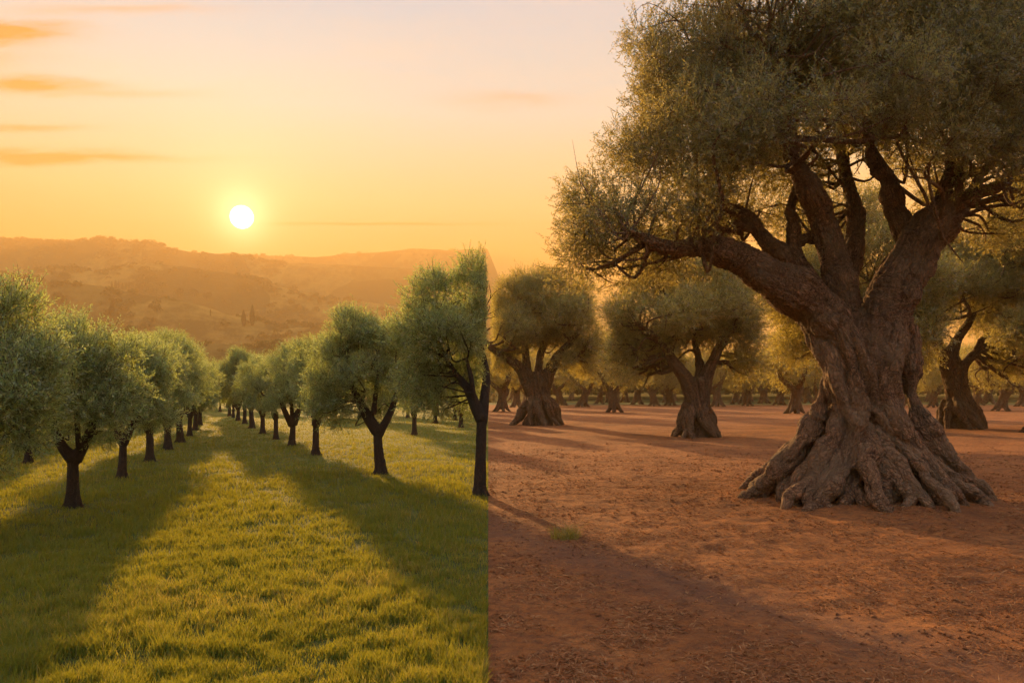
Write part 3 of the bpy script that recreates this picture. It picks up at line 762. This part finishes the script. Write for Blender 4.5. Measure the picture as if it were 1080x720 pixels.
# rows farther back and beyond the frame's edge
for row, Y in enumerate([131, 146, 162]):
    x = SEAM * Y + 6 + rng.rand() * 4
    while x < Y * .70:
        xx, yy = x + rng.normal() * 1.2, Y + rng.normal() * 3
        place_tree('olive_tree', FAR[rng.randint(5)], (xx, yy, -.05), rng.rand() * 6.28, .85 + .3 * rng.rand(), 'distant old olive tree at the back of the red soil grove', G2)
        x += 9.5 + rng.rand() * 4

# ================================================================== left-hand orchard
def young_tree(seed, px0, py0, arms, trunk_w, lob, dens=820, leaf=(.20, 11, .056, .0155), keepf=None, cr=(.24, .42), up=.6):
    rng = RS(seed); X0, Y0 = base(px0, py0); k = Y0 / F
    def L(px, py, dy): return P(px, py, Y0 + dy) - np.array([X0, Y0, 0])
    S, limbs = [], []
    w = trunk_w * k * .37
    fx, fy = arms[0][0][0], arms[0][0][1]
    f = L(fx, fy, 0)
    S.append(catmull([(0, 0, -.12), (0, 0, 0.0), (0, 0, .12), (f[0] * .5, 0, f[2] * .5), f, f + np.array([0, 0, .05])], [w * 1.7, w * 1.55, w * 1.2, w, w * .95, w * .6], 5))
    for j in range(7):
        th = j * .9 + rng.rand() * .3; R = w * (1.9 + .8 * rng.rand())
        S.append(catmull([(math.cos(th) * R, math.sin(th) * R, -.05), (math.cos(th) * w * 1.15, math.sin(th) * w * 1.15, .08), (math.cos(th) * w * .6, math.sin(th) * w * .6, .35)], [w * .15, w * .4, w * .4], 4))
    for i, arm in enumerate(arms):
        q = catmull([L(a[0], a[1], a[2]) for a in arm], [a[3] * k * .5 for a in arm], 6)
        S.append(q); limbs.append(q)
    cl = lobes_to_clumps(lob, rng, None, Y0, X0, cr=cr, dens=1.0)
    thin = connect(cl, limbs, rng, .022, .8)
    a = fuse('trunk', S, .018, M_bark_young, amp=.010, freq=14, smooth_it=2, bulge=.015)
    trunk = merge_meshes('trunk', a, tubes_mesh('t2', thin, M_bark_young, 4), M_bark_young)
    kf = None
    if keepf is not None: kf = lambda p: keepf(p[:, 0] + X0, p[:, 1] + Y0)
    crown = sprigs(cl, rng, dens, leaf[0], leaf[1], leaf[2], leaf[3], up=up, shell=.15, mats=[M_leaf_young, M_twig], keep=kf, droop=.16)
    print('YOUNG', len(cl), len(crown.polygons), len(trunk.polygons))
    return [('trunk', trunk), ('crown', crown)], (X0, Y0)

A1, a1 = young_tree(51, 77, 533,
    [[(77, 482, 0, 15), (68, 472, 0, 11), (60, 458, .1, 8), (55, 440, .1, 5)], [(79, 484, 0, 14), (89, 466, .1, 10), (97, 448, .1, 8), (103, 425, .1, 5)], [(84, 474, 0, 7), (82, 455, -.2, 5), (80, 430, -.2, 3)]], 15,
    [(72, 425, 0, 34, 32), (100, 385, 0, 38, 42), (75, 370, .2, 28, 30), (125, 395, .1, 26, 40), (95, 360, -.2, 26, 26), (130, 425, -.2, 20, 24), (92, 430, -.4, 38, 24), (100, 400, .7, 40, 44), (60, 448, .2, 22, 16), (118, 448, .2, 28, 18), (90, 448, .6, 30, 14), (135, 365, .2, 20, 26), (70, 345, .1, 18, 18)])
A2, a2 = young_tree(52, 401, 500,
    [[(398, 455, 0, 13), (388, 440, 0, 11), (380, 425, 0, 9), (371, 408, 0, 6), (364, 390, .1, 4)], [(399, 458, 0, 11), (406, 446, 0, 8), (413, 432, .1, 7), (417, 418, .1, 5), (424, 400, .1, 3)], [(394, 437, 0, 6), (396, 418, .1, 5), (398, 395, .1, 3)]], 13,
    [(350, 375, 0, 28, 36), (375, 350, 0, 36, 28), (402, 348, .1, 24, 26), (385, 390, -.3, 42, 28), (415, 385, 0, 22, 38), (345, 410, .2, 24, 30), (420, 415, .2, 16, 16), (365, 425, -.2, 22, 14), (385, 380, .8, 40, 44), (338, 430, .3, 18, 16), (355, 440, .3, 18, 12), (432, 405, .3, 16, 24), (390, 432, .7, 30, 12), (425, 360, .1, 16, 26)])
left_of_seam = lambda x, y: x < SEAM * y - 0.02
A3, a3 = young_tree(53, 506, 523,
    [[(508, 442, 0, 14), (500, 425, 0, 12), (492, 408, 0, 9), (480, 393, .1, 6), (468, 375, .2, 4)], [(508, 445, 0, 13), (511, 420, .2, 10), (513, 395, .6, 8), (508, 370, .8, 5), (500, 345, .9, 3)], [(500, 428, 0, 6), (497, 400, -.2, 5), (492, 378, -.2, 3)]], 15,
    [(440, 325, 0, 24, 30), (465, 305, 0, 30, 24), (492, 298, .1, 26, 22), (510, 310, 0, 26, 30), (445, 360, 0, 28, 34), (480, 345, -.3, 42, 38), (505, 350, .2, 26, 44), (440, 395, .2, 22, 24), (470, 392, .5, 36, 26), (500, 395, .5, 28, 26), (480, 340, .9, 40, 44), (450, 418, 0, 20, 12), (435, 415, .3, 16, 16), (465, 425, .5, 26, 14), (500, 425, .8, 22, 18), (425, 345, .2, 14, 24), (500, 285, .2, 20, 14)], keepf=left_of_seam)
A4, a4 = young_tree(54, -42, 562,
    [[(-42, 490, 0, 18), (-30, 465, 0, 14), (-15, 435, .1, 9), (0, 405, .1, 5)], [(-44, 492, 0, 17), (-60, 460, .1, 12), (-72, 425, .1, 7)]], 19,
    [(-5, 335, 0, 44, 48), (30, 365, 0, 38, 44), (45, 405, .1, 30, 40), (0, 400, -.3, 60, 56), (18, 455, .1, 44, 30), (-50, 340, .1, 60, 50), (-80, 410, 0, 56, 56), (-30, 440, .7, 60, 50), (-10, 380, .9, 60, 60), (-60, 300, 0, 40, 30), (15, 315, .2, 26, 26), (-20, 480, 0, 50, 14)], dens=900)
A5, a5 = young_tree(55, 129, 505,
    [[(130, 467, 0, 10), (124, 457, 0, 8), (120, 448, .1, 6), (116, 435, .1, 4)], [(130, 468, 0, 10), (136, 455, .1, 8), (141, 444, .1, 6), (146, 430, .1, 4)]], 10,
    [(140, 415, 0, 36, 24), (150, 385, 0, 30, 30), (125, 385, 0, 28, 34), (165, 400, .1, 24, 32), (140, 370, .2, 26, 22), (120, 425, .2, 22, 16), (145, 400, .8, 36, 36), (165, 425, -.2, 20, 14), (112, 440, .2, 16, 14), (150, 440, .3, 26, 14), (172, 440, .3, 14, 12)])
A6, a6 = young_tree(56, 333, 481,
    [[(332, 448, 0, 10), (328, 438, 0, 8), (324, 428, 0, 6), (318, 412, 0, 4)], [(333, 449, 0, 9), (337, 440, .1, 7), (342, 428, .1, 5)]], 9,
    [(315, 385, 0, 24, 30), (340, 375, 0, 26, 26), (325, 410, 0, 26, 26), (350, 405, .1, 22, 26), (330, 362, .2, 20, 14), (310, 425, .1, 16, 14), (345, 428, .2, 18, 12), (330, 395, .8, 28, 34)], cr=(.28, .48), dens=800)
A7, a7 = young_tree(57, 308, 471.5,
    [[(307, 448, 0, 9), (303, 438, 0, 7), (298, 426, 0, 4)], [(308, 449, 0, 8), (314, 438, .1, 6), (320, 424, .1, 4)], [(307, 447, 0, 6), (308, 430, -.2, 4), (310, 412, -.2, 3)]], 8,
    [(295, 390, 0, 20, 26), (318, 382, 0, 22, 22), (306, 372, 0, 18, 16), (292, 412, 0, 20, 22), (322, 410, .1, 20, 24), (305, 400, .9, 26, 30), (305, 426, -.2, 24, 10)], cr=(.28, .5), dens=700)
GL = 'young olive trees planted in rows on the grass'
def put(parts, c, rz, s, lab, grp=GL):
    x, y = c
    place_tree('olive_tree', parts, (x, y, float(gh(np.array([x]), np.array([y]))[0])), rz, s, lab, grp)
put(A1, a1, 0, 1, 'young olive tree with V-forked dark trunk, nearest whole one of the left row on grass')
put(A2, a2, 0, 1, 'young olive tree with slanting forked trunk, the nearest whole tree of the right row')
put(A3, a3, 0, 1, 'tall young olive tree cut off straight along the edge between grass and red soil')
put(A4, a4, 0, 1, 'large foreground olive crown at the far left edge, trunk out of view')
put(A5, a5, 0, 1, 'second whole olive tree in the left row, behind the V-forked one')
kinds = [A6, A1, A7, A2, A5]
rng = RS(5)
ordl = ['third', 'fourth', 'fifth', 'sixth', 'seventh', 'eighth']
for j, (px, py, s) in enumerate([(158, 488, 1.02), (177, 475, 1.05), (190, 467, 1.05), (200, 459.5, 1.05), (206, 453.5, 1.05), (211, 449, 1.05)]):
    put(kinds[(j + 1) % 5], base(px, py), rng.rand() * 6.28, s, '%s tree back in the left row of young olives beside the grass alley' % ordl[j])
ordr = ['second', 'third', 'fourth', 'fifth', 'sixth', 'seventh', 'eighth', 'ninth', 'tenth']
for j, (px, py, s) in enumerate([(333, 481, .95), (308, 471.5, .98), (291, 464, 1.02), (277, 458, 1.02), (266, 452, 1.05), (258, 447.5, 1.05), (251, 444, 1.05), (246, 441, 1.1), (242, 438.5, 1.1)]):
    put(kinds[(j * 2) % 5], base(px, py), rng.rand() * 6.28, s, '%s tree back in the right row of young olives beside the grass alley' % ordr[j])
for j, (px, py, s, lab) in enumerate([
    (437, 459, 1.02, 'olive tree with leaning trunk seen between the two nearest right-hand orchard trees'),
    (486, 450, 1.0, 'small distant olive on the grass close to the edge of the red soil'),
    (459, 446, 1.0, 'distant olive on the grass left of the one close to the soil edge'),
    (30, 489, 1.0, 'olive tree with low thin trunk behind the large foreground crown on the left'),
    (63, 471, 1.0, 'olive tree of the outer left row seen behind the V-forked tree'),
    (98, 459, 1.0, 'olive tree of the outer left row, behind the second tree of the left row')]):
    put(kinds[(j + 1) % 5], base(px, py), rng.rand() * 6.28, s, lab)
G3 = 'far orchard olives behind the rows'
for px, py in [(128, 452), (150, 447), (168, 443.5), (182, 440), (194, 437.5), (20, 462), (-30, 472), (-20, 455), (60, 450), (95, 445), (125, 440.5), (2, 447), (410, 446), (380, 441), (352, 438), (330, 440), (430, 440), (462, 438.5), (492, 438), (505, 442.5), (400, 436), (440, 434), (480, 433.5), (300, 436), (318, 433), (360, 432), (275, 434), (258, 432), (232, 434), (222, 432), (212, 434), (202, 433), (505, 432), (240, 430), (226, 429), (214, 430)]:
    x, y = base(px, py)
    y = min(y, 126)
    x = min((px - 540) / F * y, SEAM * y - 2.3)
    put(kinds[rng.randint(5)], (x, y), rng.rand() * 6.28, 1.05 + .2 * rng.rand(), 'far young olive tree on the grass behind the planted rows', G3)
# the row goes on beside and behind the camera to the left
for x, y in [(-6.2, 7.2), (-12.5, 9.5)]:
    pass

# ================================================================== hillside vegetation
def blob_cloud(name, pts, sizes, mat, seed, nleaf=26, flat=.8, lf=.42):
    rng = RS(seed); pts = np.asarray(pts); sizes = np.asarray(sizes); n = len(pts)
    idx = np.repeat(np.arange(n), nleaf); N = len(idx)
    d = unit(rng.normal(size=(N, 3))); d[:, 2] = np.abs(d[:, 2])
    s = sizes[idx][:, None]
    c = pts[idx] + d * s * (.6 + .4 * rng.rand(N, 1)) * np.array([1, 1, flat * 1.2])
    nn = unit(d + rng.normal(size=(N, 3)) * .45); a = unit(np.cross(nn, rng.normal(size=(N, 3)))); b = np.cross(nn, a)
    q = s * lf * (.6 + .8 * rng.rand(N, 1))
    V = np.stack([c - a * q, c - b * q * .7, c + a * q, c + b * q * .7], 1).reshape(-1, 3)
    me = mesh_np(name, V, np.arange(len(V)).reshape(-1, 4), [mat])
    face_attr(me, 'rnd', np.clip(.5 + .3 * rng.normal(size=N), 0, 1))
    return me
rng = RS(66)
pts, sz = [], []
for _ in range(1500):     # scrub on the near slopes
    Y = 172 + 330 * rng.rand() ** 1.3; u = -.75 + .72 * rng.rand(); x = u * Y
    if float(n2(np.array([x]), np.array([Y * 2.2]), 42, 2, 9)[0]) < -.02 + .2 * (rng.rand() - .5): continue
    pts.append([x, Y, float(hz(np.array([x]), np.array([Y]))[0]) - .2]); sz.append(1.3 + 2.2 * rng.rand())
tag(link('scrub', blob_cloud('scrub', pts, sz, M_far_leaf, 3, 70, lf=.22)), 'low rounded scrub covering the near slope beyond the orchard', 'scrub', kind='stuff')
pts, sz = [], []
def crest(D, w, px0, px1, n, s0, s1, dens=.0):
    for _ in range(n):
        px = px0 + (px1 - px0) * rng.rand(); Y = D - w * .45 * abs(rng.normal()); x = (px - 540) / F * Y
        if float(n2(np.array([x]), np.array([Y]), D * .04, 2, 19)[0]) < dens: continue
        pts.append([x, Y, float(hz(np.array([x]), np.array([Y]))[0]) - .5]); sz.append(s0 + (s1 - s0) * rng.rand())
crest(1700, 160, -60, 300, 900, 4, 9, -.1)
crest(2300, 200, 240, 520, 300, 4, 8, .1)
crest(1150, 150, 0, 500, 700, 3.5, 7, .0)
crest(720, 200, -40, 520, 900, 2.5, 5, .05)
crest(430, 70, -40, 500, 500, 2.0, 4, .05)
tag(link('hill_wood', blob_cloud('hill_wood', pts, sz, M_far_leaf, 4, 44, lf=.24)), 'hazy woods and hedges along the crests of the far hills', 'woodland', kind='stuff')
# back of the grove on the right: the wood beyond the last rows
pts, sz = [], []
for _ in range(900):
    Y = 172 + 70 * rng.rand(); x = (SEAM + .04 + .74 * rng.rand()) * Y
    pts.append([x, Y, 1.2 + 4 * rng.rand()]); sz.append(1.6 + 1.8 * rng.rand())
tag(link('far_grove', blob_cloud('far_grove', pts, sz, M_far_leaf, 5, 90, lf=.2)), 'mass of farthest olive foliage closing the back of the red soil grove', 'foliage', kind='stuff')

def cypress(seed, fat=.13):
    rng = RS(seed); N = 900
    h = rng.rand(N) ** .8; th = rng.rand(N) * 6.28
    r = fat * np.sin(np.clip(h * .93 + .07, 0, 1) * PI) ** .6 * (1 - h * .45) * (.75 + .35 * rng.rand(N))
    c = np.stack([np.cos(th) * r, np.sin(th) * r, .06 + h * .94], 1)
    a = unit(np.stack([rng.normal(size=N) * .25, rng.normal(size=N) * .25, np.ones(N)], 1)); b = unit(np.cross(a, rng.normal(size=(N, 3))))
    V = np.stack([c - a * .04, c - b * .018, c + a * .05, c + b * .018], 1).reshape(-1, 3)
    me = mesh_np('crown', V, np.arange(len(V)).reshape(-1, 4), [M_cyp]); face_attr(me, 'rnd', rng.rand(N))
    p, q = catmull([(0, 0, -.03), (0, 0, .1), (0, 0, .8)], [.022, .016, .006], 3)
    return [('trunk', tubes_mesh('trunk', [(p, q)], M_bark_mid, 6)), ('crown', me)]
CY = [cypress(1), cypress(2, .17), cypress(3, .10)]
def cyp(px, pyb, hpx, lab, grp, k=None):
    p = on_hill(px, pyb)
    place_tree('cypress_tree', CY[rng.randint(3) if k is None else k], (p[0], p[1], p[2] - .3), rng.rand() * 6, hpx / F * p[1], lab, grp, 'cypress tree')
cyp(118, 335, 18, 'dark lone cypress on the hazy slope above the left row of olives', None, 1)
cyp(257, 344, 17, 'left one of the pair of hazy cypresses below the sun', None, 1)
cyp(266, 344, 22, 'right and taller one of the pair of hazy cypresses below the sun', None, 0)
cyp(222, 333, 7, 'tiny lone cypress on the hazy slope left of the cypress pair', None, 2)
GC = 'row of cypresses along the hill ridge'
for px, hp in [(118, 7), (122, 9), (125, 8), (129, 7), (133, 8), (136, 9), (145, 9), (150, 7), (154, 6), (161, 8), (165, 6)]:
    cyp(px, 304 + (px - 118) * .12, hp, 'small cypress in the row along the hazy ridge at the left', GC)
def round_tree(seed):
    rng = RS(seed); d = unit(rng.normal(size=(12, 3)))
    cl = np.hstack([d * np.array([.34, .34, .22]) + np.array([0, 0, .6]), np.full((12, 1), .22)])
    cr = sprigs(cl, rng, 900, .10, 4, .075, .045, up=.3, shell=.3, mats=[M_cyp, M_twig])
    p, q = catmull([(0, 0, -.05), (0, 0, .3), (.02, 0, .6)], [.06, .045, .03], 3)
    return [('trunk', tubes_mesh('trunk', [(p, q)], M_bark_mid, 6)), ('crown', cr)]
RT = round_tree(8)
for px, pyb, hp, lab in [(69, 297, 10, 'round tree on the crest of the near hazy hill at the far left'), (189, 312, 8, 'leftmost of three round bushy trees on the hazy slope'), (204, 314, 9, 'middle one of three round bushy trees on the hazy slope'), (219, 317, 9, 'rightmost of three round bushy trees on the hazy slope'),
                         (379, 271, 4, 'tiny tree on the far right-hand hill crest'), (62, 322, 14, 'broad hazy tree behind the foreground olive crown at the left')]:
    p = on_hill(px, pyb)
    place_tree('round_tree', RT, (p[0], p[1], p[2] - .3), rng.rand() * 6, hp / F * p[1], lab, None, 'tree')

# ================================================================== grass
def blades(name, X, Y, Z, hgt, wid, rng, rnd, mat, lean=.45):
    n = len(X); th = rng.rand(n) * 6.28; fw = rng.rand(n) * 6.28
    t = np.stack([np.cos(th), np.sin(th), np.zeros(n)], 1)
    dl = np.stack([np.cos(fw), np.sin(fw), np.zeros(n)], 1) * (lean * (.3 + rng.rand(n)))[:, None] * hgt[:, None]
    b = np.stack([X, Y, Z - .01], 1); up = np.array([0, 0, 1.0]) * hgt[:, None]
    w = wid[:, None] * .5
    m = b + up * .55 + dl * .35; tp = b + up * .95 + dl
    V = np.stack([b - t * w, b + t * w, m + t * w * .8, m - t * w * .8, tp], 1).reshape(-1, 3)
    o = np.arange(n)[:, None] * 5
    q = np.stack([o + 0, o + 1, o + 2, o + 3], 2).reshape(-1, 4); tr = np.stack([o + 3, o + 2, o + 4], 2).reshape(-1, 3)
    me = bpy.data.meshes.new(name)
    me.vertices.add(len(V)); me.vertices.foreach_set('co', V.astype(np.float32).ravel())
    li = np.concatenate([q.ravel(), tr.ravel()]).astype(np.int32)
    me.loops.add(len(li)); me.loops.foreach_set('vertex_index', li)
    me.polygons.add(2 * n); me.polygons.foreach_set('loop_start', np.concatenate([np.arange(n) * 4, 4 * n + np.arange(n) * 3]).astype(np.int32))
    me.update(calc_edges=True); me.materials.append(mat)
    face_attr(me, 'rnd', np.clip(np.concatenate([rnd, rnd]), 0, 1))
    return me
rng = RS(404)
N = 620000
q = rng.rand(N); y0, y1, e = 3.6, 60.0, -0.55
Y = (y0 ** e + q * (y1 ** e - y0 ** e)) ** (1 / e)
u = -.86 + (SEAM + .86) * rng.rand(N)
X = u * Y
cl_ = n2(X, Y, .22, 3, 31)                    # tufts
keep = rng.rand(N) < np.clip(.55 + 1.1 * cl_, .08, 1) 
X, Y, cl_ = X[keep], Y[keep], cl_[keep]
s = X - SEAM * Y; k2 = s < -.015; X, Y, cl_ = X[k2], Y[k2], cl_[k2]
n = len(X)
patch = n2(X, Y, 2.6, 3, 41)
hgt = (.050 + .055 * np.clip(.5 + cl_, 0, 1.2) + .045 * rng.rand(n) ** 2) * (1 + .55 * n2(X, Y, 1.5, 2, 47)) * (1 - .35 * sstep(10, 40, Y)) * (.8 + .4 * rng.rand(n))
wid = .0035 + .00052 * Y
rnd = .37 + .55 * patch + .25 * n2(X, Y, .5, 2, 43) + .20 * rng.normal(size=n) + (rng.rand(n) < .05) * .5
print('GRASS', n)
tag(link('grass', blades('grass', X, Y, gh(X, Y), hgt, wid, rng, rnd, M_grass_blade)), 'short tufted green and golden grass covering the orchard floor', 'grass', kind='stuff')

# dry litter on the red soil
N = 130000
Y = 4.2 * (26 / 4.2) ** rng.rand(N); u = SEAM + (.86 - SEAM) * rng.rand(N); X = u * Y
cn = n2(X, Y, .5, 3, 51); tr = np.abs((X - .7) * .847 + (Y - 10.2) * .532 + 0.3)
kp = (rng.rand(N) < np.clip(.40 + 1.3 * cn, .03, 1) * np.clip(tr / .8, .25, 1)) & (X - SEAM * Y > .02) & (np.hypot(X - BIG[0], Y - BIG[1]) > 1.2)
X, Y = X[kp], Y[kp]; n = len(X)
Z = gh(X, Y)
L_ = .018 + .045 * rng.rand(n) ** 2 ; th = rng.rand(n) * 6.28; w = .0018 + .00022 * Y
d = np.stack([np.cos(th), np.sin(th), .30 * rng.normal(size=n)], 1); sd = np.stack([-np.sin(th), np.cos(th), .6 * rng.normal(size=n)], 1) * w[:, None]
c = np.stack([X, Y, Z + .008], 1); m = c + np.array([0, 0, 1]) * (.012 * rng.rand(n))[:, None]
V = np.stack([c - d * L_[:, None] - sd, m + sd * 1.4, c + d * L_[:, None] + sd, m - sd], 1).reshape(-1, 3)
me = mesh_np('dry_litter', V, np.arange(len(V)).reshape(-1, 4), [M_straw]); face_attr(me, 'rnd', rng.rand(n) ** 2)
tag(link('dry_litter', me), 'fine dry grass bits and crumbs scattered over the red soil', 'litter', kind='stuff')

# crumbs of earth
N = 16000
Y = 4.3 * (30 / 4.3) ** rng.rand(N); u = SEAM + (.86 - SEAM) * rng.rand(N); X = u * Y
kp = (X - SEAM * Y > .04) & (rng.rand(N) < np.clip(.15 + 1.3 * n2(X, Y, 1.1, 3, 57), .02, 1)); X, Y = X[kp], Y[kp]; n = len(X)
r = (.006 + .020 * rng.rand(n) ** 4 + .0006 * Y)[:, None, None]
oc = np.array([(1, 0, 0), (-1, 0, 0), (0, 1, 0), (0, -1, 0), (0, 0, .8), (0, 0, -.8), (.7, .7, .4), (-.7, -.6, .45)], float)
V = np.stack([X, Y, gh(X, Y) + .003], 1)[:, None] + oc[None] * r * (.6 + .8 * rng.rand(n, 8, 1))
tf = np.array([(0, 2, 4), (2, 1, 4), (1, 3, 4), (3, 0, 4), (2, 0, 5), (1, 2, 5), (3, 1, 5), (0, 3, 5), (0, 6, 4), (6, 2, 4), (0, 2, 6), (1, 3, 7), (1, 7, 4), (7, 3, 4)])
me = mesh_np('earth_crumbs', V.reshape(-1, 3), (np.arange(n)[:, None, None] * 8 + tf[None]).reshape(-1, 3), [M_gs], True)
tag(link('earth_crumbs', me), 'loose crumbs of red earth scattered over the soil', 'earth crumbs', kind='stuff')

# lone tuft on the soil
x0, yy0 = base(597, 566)
n = 260; r = .17 * rng.rand(n) ** .6; th = rng.rand(n) * 6.28
X = x0 + np.cos(th) * r * 1.2; Y = yy0 + np.sin(th) * r
me = blades('grass_tuft', X - x0, Y - yy0, np.zeros(n), .10 + .20 * rng.rand(n), np.full(n, .006), rng, .80 + .2 * rng.rand(n), M_grass_blade, .9)
tag(link('grass_tuft', me, None, (x0, yy0, float(gh(np.array([x0]), np.array([yy0]))[0]))), 'lone dry grass tuft standing on the red soil in the foreground', 'grass tuft')

# ================================================================== air, sky, sun
m = bpy.data.materials.new('haze_air'); m.use_nodes = True; t = NT(m.node_tree)
HAZE = 0.00066
pv = t.n('ShaderNodeVolumePrincipled', {'Color': (0.72, 0.46, 0.17, 1), 'Density': HAZE, 'Anisotropy': 0.06})
t.n('ShaderNodeOutputMaterial', {'Volume': pv.outputs[0]})
x0, x1, y0_, y1_, z0, z1 = -3400, 3400, -650, 3350, -12, 470
V = np.array([(x, y, z) for z in (z0, z1) for y in (y0_, y1_) for x in (x0, x1)], float)
Fq = np.array([(0, 2, 3, 1), (4, 5, 7, 6), (0, 1, 5, 4), (2, 6, 7, 3), (0, 4, 6, 2), (1, 3, 7, 5)])
tag(link('haze', mesh_np('haze', V, Fq, [m])), 'warm golden morning haze filling the valley air', 'haze', kind='stuff')

sd = Vector((math.sin(SUN_AZ) * math.cos(SUN_EL), math.cos(SUN_AZ) * math.cos(SUN_EL), math.sin(SUN_EL)))
ld = bpy.data.lights.new('sun', 'SUN'); ld.energy = 5.0; ld.angle = math.radians(.55); ld.color = (1.0, .58, .22)
lo = bpy.data.objects.new('sun', ld); COL.objects.link(lo)
lo.rotation_euler = sd.to_track_quat('Z', 'Y').to_euler(); lo.location = (-20, 60, 40)

w = bpy.data.worlds.new('World'); scene.world = w; w.use_nodes = True; t = NT(w.node_tree)
tc = t.n('ShaderNodeTexCoord').outputs['Generated']
dr = t.n('ShaderNodeVectorMath', {0: tc}, operation='NORMALIZE').outputs[0]
sp = t.n('ShaderNodeSeparateXYZ', {0: dr}); dx, dy, dz = sp.outputs
vis = P(255, 229, 1.0) - np.array([0, 0, H]); vis /= np.linalg.norm(vis)
cs = t.n('ShaderNodeVectorMath', {0: dr, 1: tuple(vis)}, operation='DOT_PRODUCT').outputs['Value']
grad = t.ramp(t.m('ABSOLUTE', dz), [(0.0, (.090, .050, .010)), (.16, (.090, .065, .018)), (.225, (.085, .112, .072)), (.33, (.030, .120, .145)), (.43, (.004, .096, .150)), (.65, (.105, .115, .13)), (1.0, (.165, .195, .235))])
# bluer away from the sun; unseen zenith and rear sky raised as ambient fill
az = t.m('ADD', t.m('MULTIPLY', cs, .5), .5)
back = t.ramp(az, [(0.0, (.7, .95, 1.45)), (.55, (.9, 1.1, 1.45)), (.85, (1, 1, 1)), (1.0, (1, 1, 1))])
colr = t.mix(1.0, grad, back, blend='MULTIPLY')
# clouds as faint streaks low over the hills
inv = t.m('DIVIDE', 1.0, t.m('MAXIMUM', dy, .05))
cu, cv = t.m('MULTIPLY', dx, inv), t.m('MULTIPLY', dz, inv)
cvec = t.n('ShaderNodeCombineXYZ', {0: cu, 1: t.m('MULTIPLY', cv, 5.0), 2: 0.0}).outputs[0]
nz = t.m('SUBTRACT', t.noise(cvec, 9, 6, .62), .5)
nz2 = t.m('SUBTRACT', t.noise(cvec, 24, 5, .6), .5)
tot = None
for px, py, a, b, g in [(8, 33, 62, 11, 1.0), (35, 89, 70, 7, .95), (20, 135, 60, 4, .6), (40, 165, 80, 7, 1.0), (120, 167, 110, 4, .35), (390, 236, 130, 1.6, .75), (90, 100, 120, 5, .3), (120, 10, 110, 5, .3), (540, 105, 60, 8, .25), (-120, 60, 120, 20, .8)]:
    u0, v0, a, b = (px - 540) / F, (HY - py) / F, a / F, b / F
    ex = t.m('POWER', t.m('DIVIDE', t.m('ADD', t.m('SUBTRACT', cu, u0), t.m('MULTIPLY', nz, a * 1.2)), a), 2.0)
    ey = t.m('POWER', t.m('DIVIDE', t.m('ADD', t.m('SUBTRACT', cv, v0), t.m('MULTIPLY', nz, b * 3.2)), b), 2.0)
    gk = t.m('MULTIPLY', t.m('EXPONENT', t.m('MULTIPLY', t.m('ADD', ex, ey), -1.0)), g)
    tot = gk if tot is None else t.m('ADD', tot, gk)
tot = t.m('MULTIPLY', tot, t.m('ADD', 1.15, t.m('MULTIPLY', nz2, 1.6)), clamp=True)
colr = t.mix(t.m('MULTIPLY', tot, 1.0, clamp=True), colr, (.085, .028, .006, 1))
veil = t.m('MULTIPLY', t.ramp(t.noise(cvec, 3.2, 7, .62, .5), [(.45, (0, 0, 0)), (.75, (1, 1, 1))]), .16)
colr = t.mix(veil, colr, (.19, .135, .075, 1))
# glow round the sun and the sun itself
g1 = t.m('POWER', t.m('MAXIMUM', cs, 0.0), 60.0)
g2 = t.m('POWER', t.m('MAXIMUM', cs, 0.0), 450.0)
g3 = t.m('POWER', t.m('MAXIMUM', cs, 0.0), 2600.0)
disc = t.m('MULTIPLY', t.m('SUBTRACT', cs, math.cos(math.radians(.78))), 1.0 / (math.cos(math.radians(.62)) - math.cos(math.radians(.78))), clamp=True)
def addc(c0, f, col):
    sc_ = t.n('ShaderNodeVectorMath', {0: tuple(col)}, operation='SCALE'); t.t.links.new(f, sc_.inputs['Scale'])
    return t.n('ShaderNodeVectorMath', {0: c0, 1: sc_.outputs[0]}, operation='ADD').outputs[0]
colr = addc(colr, g1, (.016, .015, .006))
colr = addc(colr, g2, (.07, .06, .028))
colr = addc(colr, g3, (.30, .25, .14))
colr = addc(colr, disc, (6, 5.5, 4))
bg1 = t.n('ShaderNodeBackground', {'Color': colr, 'Strength': 1.0})
sky = t.n('ShaderNodeTexSky', sky_type='NISHITA'); sky.sun_disc = False
sky.sun_elevation = SUN_EL; sky.sun_rotation = SUN_AZ; sky.dust_density = 3.0; sky.air_density = 1.2
bg2 = t.n('ShaderNodeBackground', {'Color': sky.outputs[0], 'Strength': .0008})
t.n('ShaderNodeOutputWorld', {'Surface': t.n('ShaderNodeAddShader', {0: bg1.outputs[0], 1: bg2.outputs[0]}).outputs[0]})
w.cycles.sampling_method = 'MANUAL'; w.cycles.sample_map_resolution = 512

# ------------------------------------------------------------------ render
vs = scene.view_settings; vs.view_transform = 'Standard'; vs.look = 'None'; vs.exposure = 2.78; vs.gamma = 1.0
vs.use_curve_mapping = False
scene.render.engine = 'CYCLES'
cy = scene.cycles
cy.use_denoising = True; cy.denoiser = 'OPENIMAGEDENOISE'
cy.max_bounces = 6; cy.diffuse_bounces = 3; cy.glossy_bounces = 2; cy.transmission_bounces = 3; cy.volume_bounces = 1; cy.transparent_max_bounces = 4
cy.use_adaptive_sampling = True; cy.adaptive_threshold = .02
cy.sample_clamp_indirect = 6.0
cy.caustics_reflective = False; cy.caustics_refractive = False
